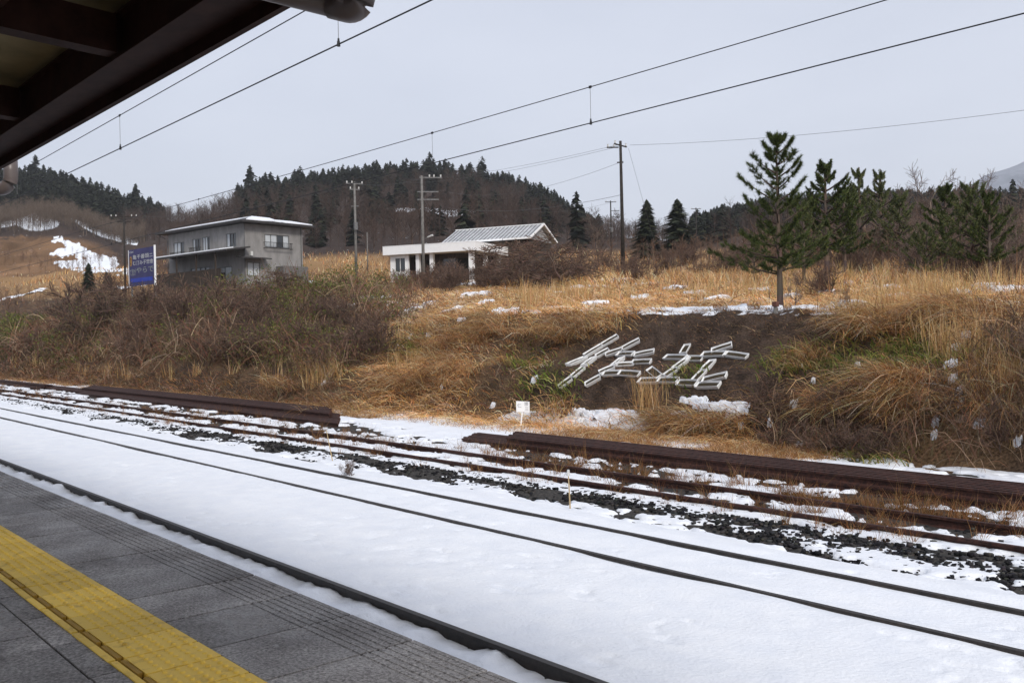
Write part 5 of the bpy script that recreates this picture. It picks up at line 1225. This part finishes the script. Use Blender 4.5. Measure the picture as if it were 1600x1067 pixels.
CM = [cedar_mesh(s, wid=w) for s, w in ((1, .36), (2, .44), (3, .30), (4, .50))]; DM = [cedar_mesh(s, n=900, wid=w, pw=.55, leaf=.5) for s, w in ((7, .36), (8, .42))]; BM = [bare_mesh(s) for s in range(5)]
def scatter(ms, pts, H, name, tint=None):
    parts = []
    for j in range(len(pts)):
        V, Q, C = ms[j % len(ms)]; a = rng.uniform(0, 6.28); c, s = math.cos(a), math.sin(a); W_ = V*H[j]
        W_ = np.stack([W_[:, 0]*c-W_[:, 1]*s, W_[:, 0]*s+W_[:, 1]*c, W_[:, 2]], -1)+pts[j]
        parts.append((W_, Q, C*(tint[j] if tint is not None else 1)))
    V, Q, C = join(parts); return tag(link(name, mesh_np(name, V, quads=Q, col=C), M_twig), kind='stuff')
CK = [Kind('cedar_tree', [('cedar', wm(mesh_np('cedar', *(lambda a: (a[0],))(c), quads=c[1], col=c[2]), M_needle))]) for c in CM]
DK = [Kind('conifer', [('conifer', wm(mesh_np('conifer', c[0], quads=c[1], col=c[2]*1.5), M_needle))]) for c in DM]
put_px(DK[0], 1014, 0, 313, 110, 'dark conifer on the skyline just right of the tall dark pole', 'conifer')
put_px(DK[1], 1062, 0, 312, 108, 'dense dark conifer, right one of the pair beside the tall dark pole', 'conifer')
for (u, vt, D, lab) in ((141, 383, 120, 'small dark spruce standing before the snow patch at left'), (169, 402, 120, 'thin small spruce right of the dark one before the snow patch'), (125, 425, 95, 'low dark pine bush before the orange field at left'), (100, 428, 95, 'dark rounded pine bush leftmost before the orange field'), (158, 425, 92, 'wide low pine bush under the small dark spruce')):
    (lambda g, H: DK[0 if H > 2.5 else 1].put(tuple(g), H, lab, 'conifer'))(ground_at(u, D), max(1.5, (428-vt)/FPX*D*1.12) if D > 100 else 2.4)
RIDGE = [(-20, 262), (40, 252), (62, 250), (95, 268), (125, 275), (155, 278), (185, 290), (215, 300), (245, 318), (258, 345)]
def skyline(us, D, label, group, hmin, hmax, top=None):
    for u in us:
        g = ground_at(u, D+random.uniform(-12, 4)); CK[random.randrange(4)].put((g[0], g[1], g[2]-1), random.uniform(hmin, hmax), label, 'cedar', group)
skyline(np.sort(rng.uniform(-30, 256, 48)), 396, 'dark cedar rising from the ridge of the wooded hill at far left', 'cedars on the left ridge', 3.5, 9.5)
skyline(np.sort(rng.uniform(384, 700, 46)), 396, 'dark cedar on the left and middle ridge line of the central hill', 'cedars on the central ridge', 3, 8.5)
skyline(np.sort(rng.uniform(700, 930, 34)), 398, 'dark cedar on the right falling ridge line of the central hill', 'cedars on the falling ridge', 2.5, 8)
skyline(np.sort(rng.uniform(1085, 1230, 30)), 474, 'dark cedar on the distant low ridge behind the pines', 'cedars on the distant ridge', 7, 11)
for (u, H, D, lab) in ((397, 15, 385, 'tall cedar standing out at the left end of the central hill ridge'), (392, 11, 380, 'second cedar at the left end of the central hill ridge, just lower'), (759, 13, 392, 'single tall cedar poking above the right shoulder of the central hill'), (475, 12, 392, 'cedar poking above the ridge between the two overhead wires'), (677, 13, 394, 'broad dark cedar at the crest of the central hill'), (62, 15, 392, 'tall dark cedar at the crest of the left hill'), (218, 14, 392, 'cedar standing out near the right end of the left ridge')):
    g = ground_at(u, D); CK[1].put((g[0], g[1], g[2]-1), H, lab, 'cedar')
def forest():
    n = 15000; u = rng.uniform(-120, 1690, n); D = np.sqrt(rng.uniform(150**2, 470**2, n)); p = FH[None]*D[:, None]+RH[None]*((u-800)/FPX*D)[:, None]; p[:, 2] = hgt(p[:, 0], p[:, 1])-.5
    uu, v = proj(p); n1 = fbm(p[:, 0]/45, p[:, 1]/45, 111); sky_ = np.interp(u, TU, [c[9][1] for c in TC])
    Dmax = np.interp(u, TU, TD[:, 4]); ok = D < Dmax+6
    hill_c = (u > 372) & (u < 940); hill_l = u < 262; saddle = (u >= 262) & (u <= 372)
    edge = np.interp(u, [-100, 0, 90, 200, 260, 380, 480, 600, 860, 930, 1690], [330, 335, 335, 372, 400, 400, 400, 398, 392, 392, 392])
    ok &= v < edge
    con = (hill_l & (v < 335+n1*30)) | (hill_c & (v < sky_-6+n1*40)) | ((u > 1080) & (v < sky_+30)) | (rng.random(n) < .10*hill_c)
    dens = np.where(con, .62, .44); dens = np.where(u > 940, dens*.6, dens); ok &= rng.random(n) < dens
    ci = np.where(ok & con)[0]; bi = np.where(ok & ~con)[0]
    # the lowest wood edge shows pale trunks
    scatter(CM, p[ci], rng.uniform(4.5, 10, len(ci)), 'cedar_wood', rng.uniform(.6, 1.3, len(ci)))
    scatter(BM, p[bi], rng.uniform(5, 9.5, len(bi)), 'bare_wood', (.25+.55*fbm(p[bi, 0]/20, p[bi, 1]/20, 115))[:, None]*np.array([1.05, .93, .95]))
    print('forest', len(ci), len(bi))
    m = 900; u = rng.uniform(-60, 230, m); D = rng.uniform(262, 300, m); p = FH[None]*D[:, None]+RH[None]*((u-800)/FPX*D)[:, None]; p[:, 2] = hgt(p[:, 0], p[:, 1])
    scatter(BM, p, rng.uniform(3, 7, m), 'pale_saplings', np.full(m, 1.1))
forest()
def brush():
    """brown scrub that fills the ground between field and hills"""
    n = 1900; u = np.where(rng.random(n) < .3, rng.uniform(-80, 260, n), rng.uniform(-80, 1690, n)); D = np.where(u > 1180, rng.uniform(48, 150, n), rng.uniform(85, 235, n)); p = FH[None]*D[:, None]+RH[None]*((u-800)/FPX*D)[:, None]; p[:, 2] = hgt(p[:, 0], p[:, 1])-.1
    uu, v = proj(p); k = (bumps(p, .06, 121) > .45) & ~((u > 470) & (u < 610)) & ~((u < 200) & (v > 432) & (v < 470)); k |= (u > 1180) & (rng.random(n) < .75); k &= ~((u > 590) & (u < 870) & (D < 112)) & ~((u > 250) & (u < 480) & (D < 112))
    p = p[k]; n = len(p); scatter(BM, p, rng.uniform(1.6, 3.6, n)*np.where(u[k] > 1180, 1.15, 1), 'scrub', (.7+.7*bumps(p, .1, 122))[:, None]*np.array([1.15, .95, .85]))
brush()
# ---- snow lumps caught on the grass
SN = [(1160, 588, 10, 4)]
SN = [(790, 492, 26, 8), (715, 485, 12, 5), (460, 482, 18, 10), (580, 468, 40, 7), (545, 481, 34, 5), (648, 486, 22, 6), (695, 492, 12, 5), (730, 445, 26, 16), (745, 462, 30, 14), (720, 503, 18, 4), (835, 598, 9, 9), (640, 530, 7, 10), (670, 527, 8, 5), (505, 603, 8, 6), (1125, 639, 56, 7), (1152, 648, 20, 10), (1065, 658, 22, 6), (1085, 632, 30, 3), (945, 656, 34, 9), (885, 662, 40, 8), (905, 648, 26, 5), (1158, 672, 8, 3), (1203, 665, 8, 6), (1490, 550, 16, 10), (1485, 577, 16, 7), (1488, 600, 10, 5), (1498, 623, 8, 4), (1510, 532, 12, 8), (1462, 665, 6, 9), (1460, 690, 8, 5), (1590, 695, 8, 8), (1555, 478, 40, 8), (1425, 482, 16, 8), (1580, 462, 40, 12), (1500, 465, 20, 6), (1145, 445, 14, 8), (1185, 458, 24, 8), (1210, 445, 12, 6), (1330, 480, 30, 6), (1352, 423, 14, 6), (1360, 438, 12, 6), (1320, 447, 16, 12), (1105, 436, 14, 5), (1140, 440, 10, 4), (1560, 413, 24, 8), (1440, 420, 14, 6), (1250, 698, 9, 6), (1500, 640, 6, 4), (1530, 665, 14, 5), (620, 545, 6, 8), (555, 520, 8, 3), (385, 432, 26, 4), (345, 435, 8, 3), (232, 446, 12, 3), (190, 452, 20, 3), (50, 458, 26, 4), (20, 465, 20, 3), (960, 440, 50, 7), (1015, 448, 30, 4), (300, 535, 4, 3), (875, 462, 14, 5), (1340, 575, 6, 3), (1240, 640, 10, 5), (480, 443, 20, 2), (1055, 452, 26, 3), (1085, 462, 20, 3), (1120, 470, 26, 3), (1240, 468, 22, 4), (1290, 462, 18, 5), (1390, 455, 20, 5), (1400, 470, 24, 3), (1470, 445, 18, 5), (1520, 430, 20, 5), (1540, 452, 22, 5), (905, 452, 24, 3), (760, 475, 16, 4), (670, 478, 18, 4), (600, 490, 22, 4), (830, 490, 22, 3), (930, 478, 26, 3), (1000, 470, 20, 3), (1360, 500, 6, 4), (1270, 600, 5, 3), (770, 640, 8, 4), (690, 610, 5, 4)]
def draped():
    """thin ragged snow patches lying on the grass and following the slope"""
    V = []; Q = []; n0 = 0; NU, NV = 22, 14
    for i, (u, v, w, h) in enumerate(SN):
        p = hit(u, v); D = float((p-EYE)@F3); s = D/FPX; bank = p[1] < 24.2
        if bank and w < 20: w, h = w*.72, h*.55
        a = max(w*.66*s, .05)
        b = (h*.50*s if bank else min(max(h*.6*s*EYE[2]*9/max(D*.07, .5), a*.5), 1.6)+.03)+.02
        x = np.linspace(-1.25, 1.25, NU)[:, None]+np.zeros((1, NV)); y = np.linspace(-1.25, 1.25, NV)[None]+np.zeros((NU, 1))
        P = p[None, None]+((np.array([1., 0, 0])*(x*a*1.2)[..., None]+np.array([0, 1., 0])*(y*b)[..., None]) if bank else (RH*(x*a)[..., None]+FH*(y*b)[..., None]))
        z = hgt(P[..., 0].ravel(), P[..., 1].ravel()).reshape(x.shape)
        nn = fbm(x*(2.2 if w < 12 else 3.2)+i*3.7, y*1.8+i*1.3, 7, 4)-.5
        m = .95-(x*x+y*y)**.5+nn*2.6
        off = (.05 if bank else .14); th = np.clip(m*.30, -.25, .07)
        P[..., 2] = z+off+th+(fbm(P[..., 0]*9, P[..., 1]*9, 4, 2)-.5)*.03
        V.append(P.reshape(-1, 3)); k = n0+(np.arange(NU-1)*NV)[:, None]+np.arange(NV-1)[None]
        q = np.stack([k, k+NV, k+NV+1, k+1], -1); keep = (th > -.20); kk = keep[:-1, :-1] & keep[1:, :-1] & keep[1:, 1:] & keep[:-1, 1:]
        Q.append(q[kk].reshape(-1, 4)); n0 += NU*NV
    tag(link('snow', mesh_np('snow_patches', np.concatenate(V), quads=np.concatenate(Q), smooth=True), M_snow), kind='structure')
draped()
def bank_edge_snow():
    us = np.linspace(985, 1372, 160); c = []
    mb = []; V = []; Q = []
    for i, u in enumerate(us):
        Yt = np.interp(u, TU, TY[:, 2]); k = float(kf(u)); nn = float(vnoise(u*.05, 0, 7)); nz_ = float(vnoise(u*.21, 3, 8))
        for j, dy in enumerate((-.12, -.05, .25, .9, 1.1+.9*nn)):
            Y = Yt+.15+dy+.12*(nz_-.5); g = ground_at(u, Y*k); h = (-.05, .07, .10, .09, -.06)[j]*(1 if vnoise(u*.07, 5, 4) > .22 else -.5)
            V.append(g+[0, 0, h])
    V = np.array(V); n = len(us)
    i = (np.arange(n-1)*5)[:, None]+np.arange(4)[None]; Q = np.stack([i, i+5, i+6, i+1], -1).reshape(-1, 4)
    tag(link('snow', mesh_np('snow_edge', V, quads=Q, smooth=True), M_snow), kind='structure')
bank_edge_snow()
# ---- misty mountain far behind
def mountain():
    us = np.linspace(1380, 2300, 70); D = 880; rows = 24; V = []
    for u in us:
        vt = np.interp(u, [1380, 1460, 1490, 1520, 1550, 1600, 1700, 1900, 2300], [350, 325, 303, 285, 270, 256, 240, 235, 300]); zt = (EYE+ray(u, vt)*D)[2]
        for j in range(rows):
            f = j/(rows-1); dd = D-300*(1-f); p = (FH+RH*(u-800)/FPX)*dd; z = zt*f**.8
            V.append([p[0], p[1], z+(float(fbm(p[0]/60, p[1]/60, 3))-.5)*40*f*(1-f)*4+(float(fbm(p[0]/25, p[1]/25, 8))-.5)*10*f])
    for u in us: 
        p = (FH+RH*(u-800)/FPX)*1100; V.append([p[0], p[1], 0])
    V = np.array(V); n = len(us); i = (np.arange(n-1)*rows)[:, None]+np.arange(rows-1)[None]; Q = np.stack([i, i+rows, i+rows+1, i+1], -1).reshape(-1, 4)
    t = np.arange(n-1); b = n*rows; Q2 = np.stack([t*rows+rows-1, (t+1)*rows+rows-1, b+t+1, b+t], -1)
    tag(link('mountain', mesh_np('mountain', V, quads=np.concatenate([Q, Q2]), smooth=True), mat('haze_tinted_mountain', (.20, .22, .26), (.34, .36, .41), scale=.02, rough=.95)), kind='structure')  # pale grey-blue base colour paints extra haze onto the slopes
mountain()
# ---- haze
HZ = MB(); HZ.box((-1150, -120, -2.3), (330, 1150, 176)); hz = HZ.build('haze', None)
Mh = bpy.data.materials.new('haze_air'); Mh.use_nodes = True; Mh.node_tree.nodes.clear()
o_ = Mh.node_tree.nodes.new('ShaderNodeOutputMaterial'); pv = Mh.node_tree.nodes.new('ShaderNodeVolumePrincipled'); pv.inputs['Color'].default_value = (.92, .94, .97, 1); pv.inputs['Density'].default_value = .00022; pv.inputs['Anisotropy'].default_value = .2
Mh.node_tree.links.new(pv.outputs[0], o_.inputs['Volume']); hz.data.materials.append(Mh); tag(hz, kind='stuff')
S.cycles.volume_bounces = 0; S.cycles.max_bounces = 5; S.cycles.diffuse_bounces = 3
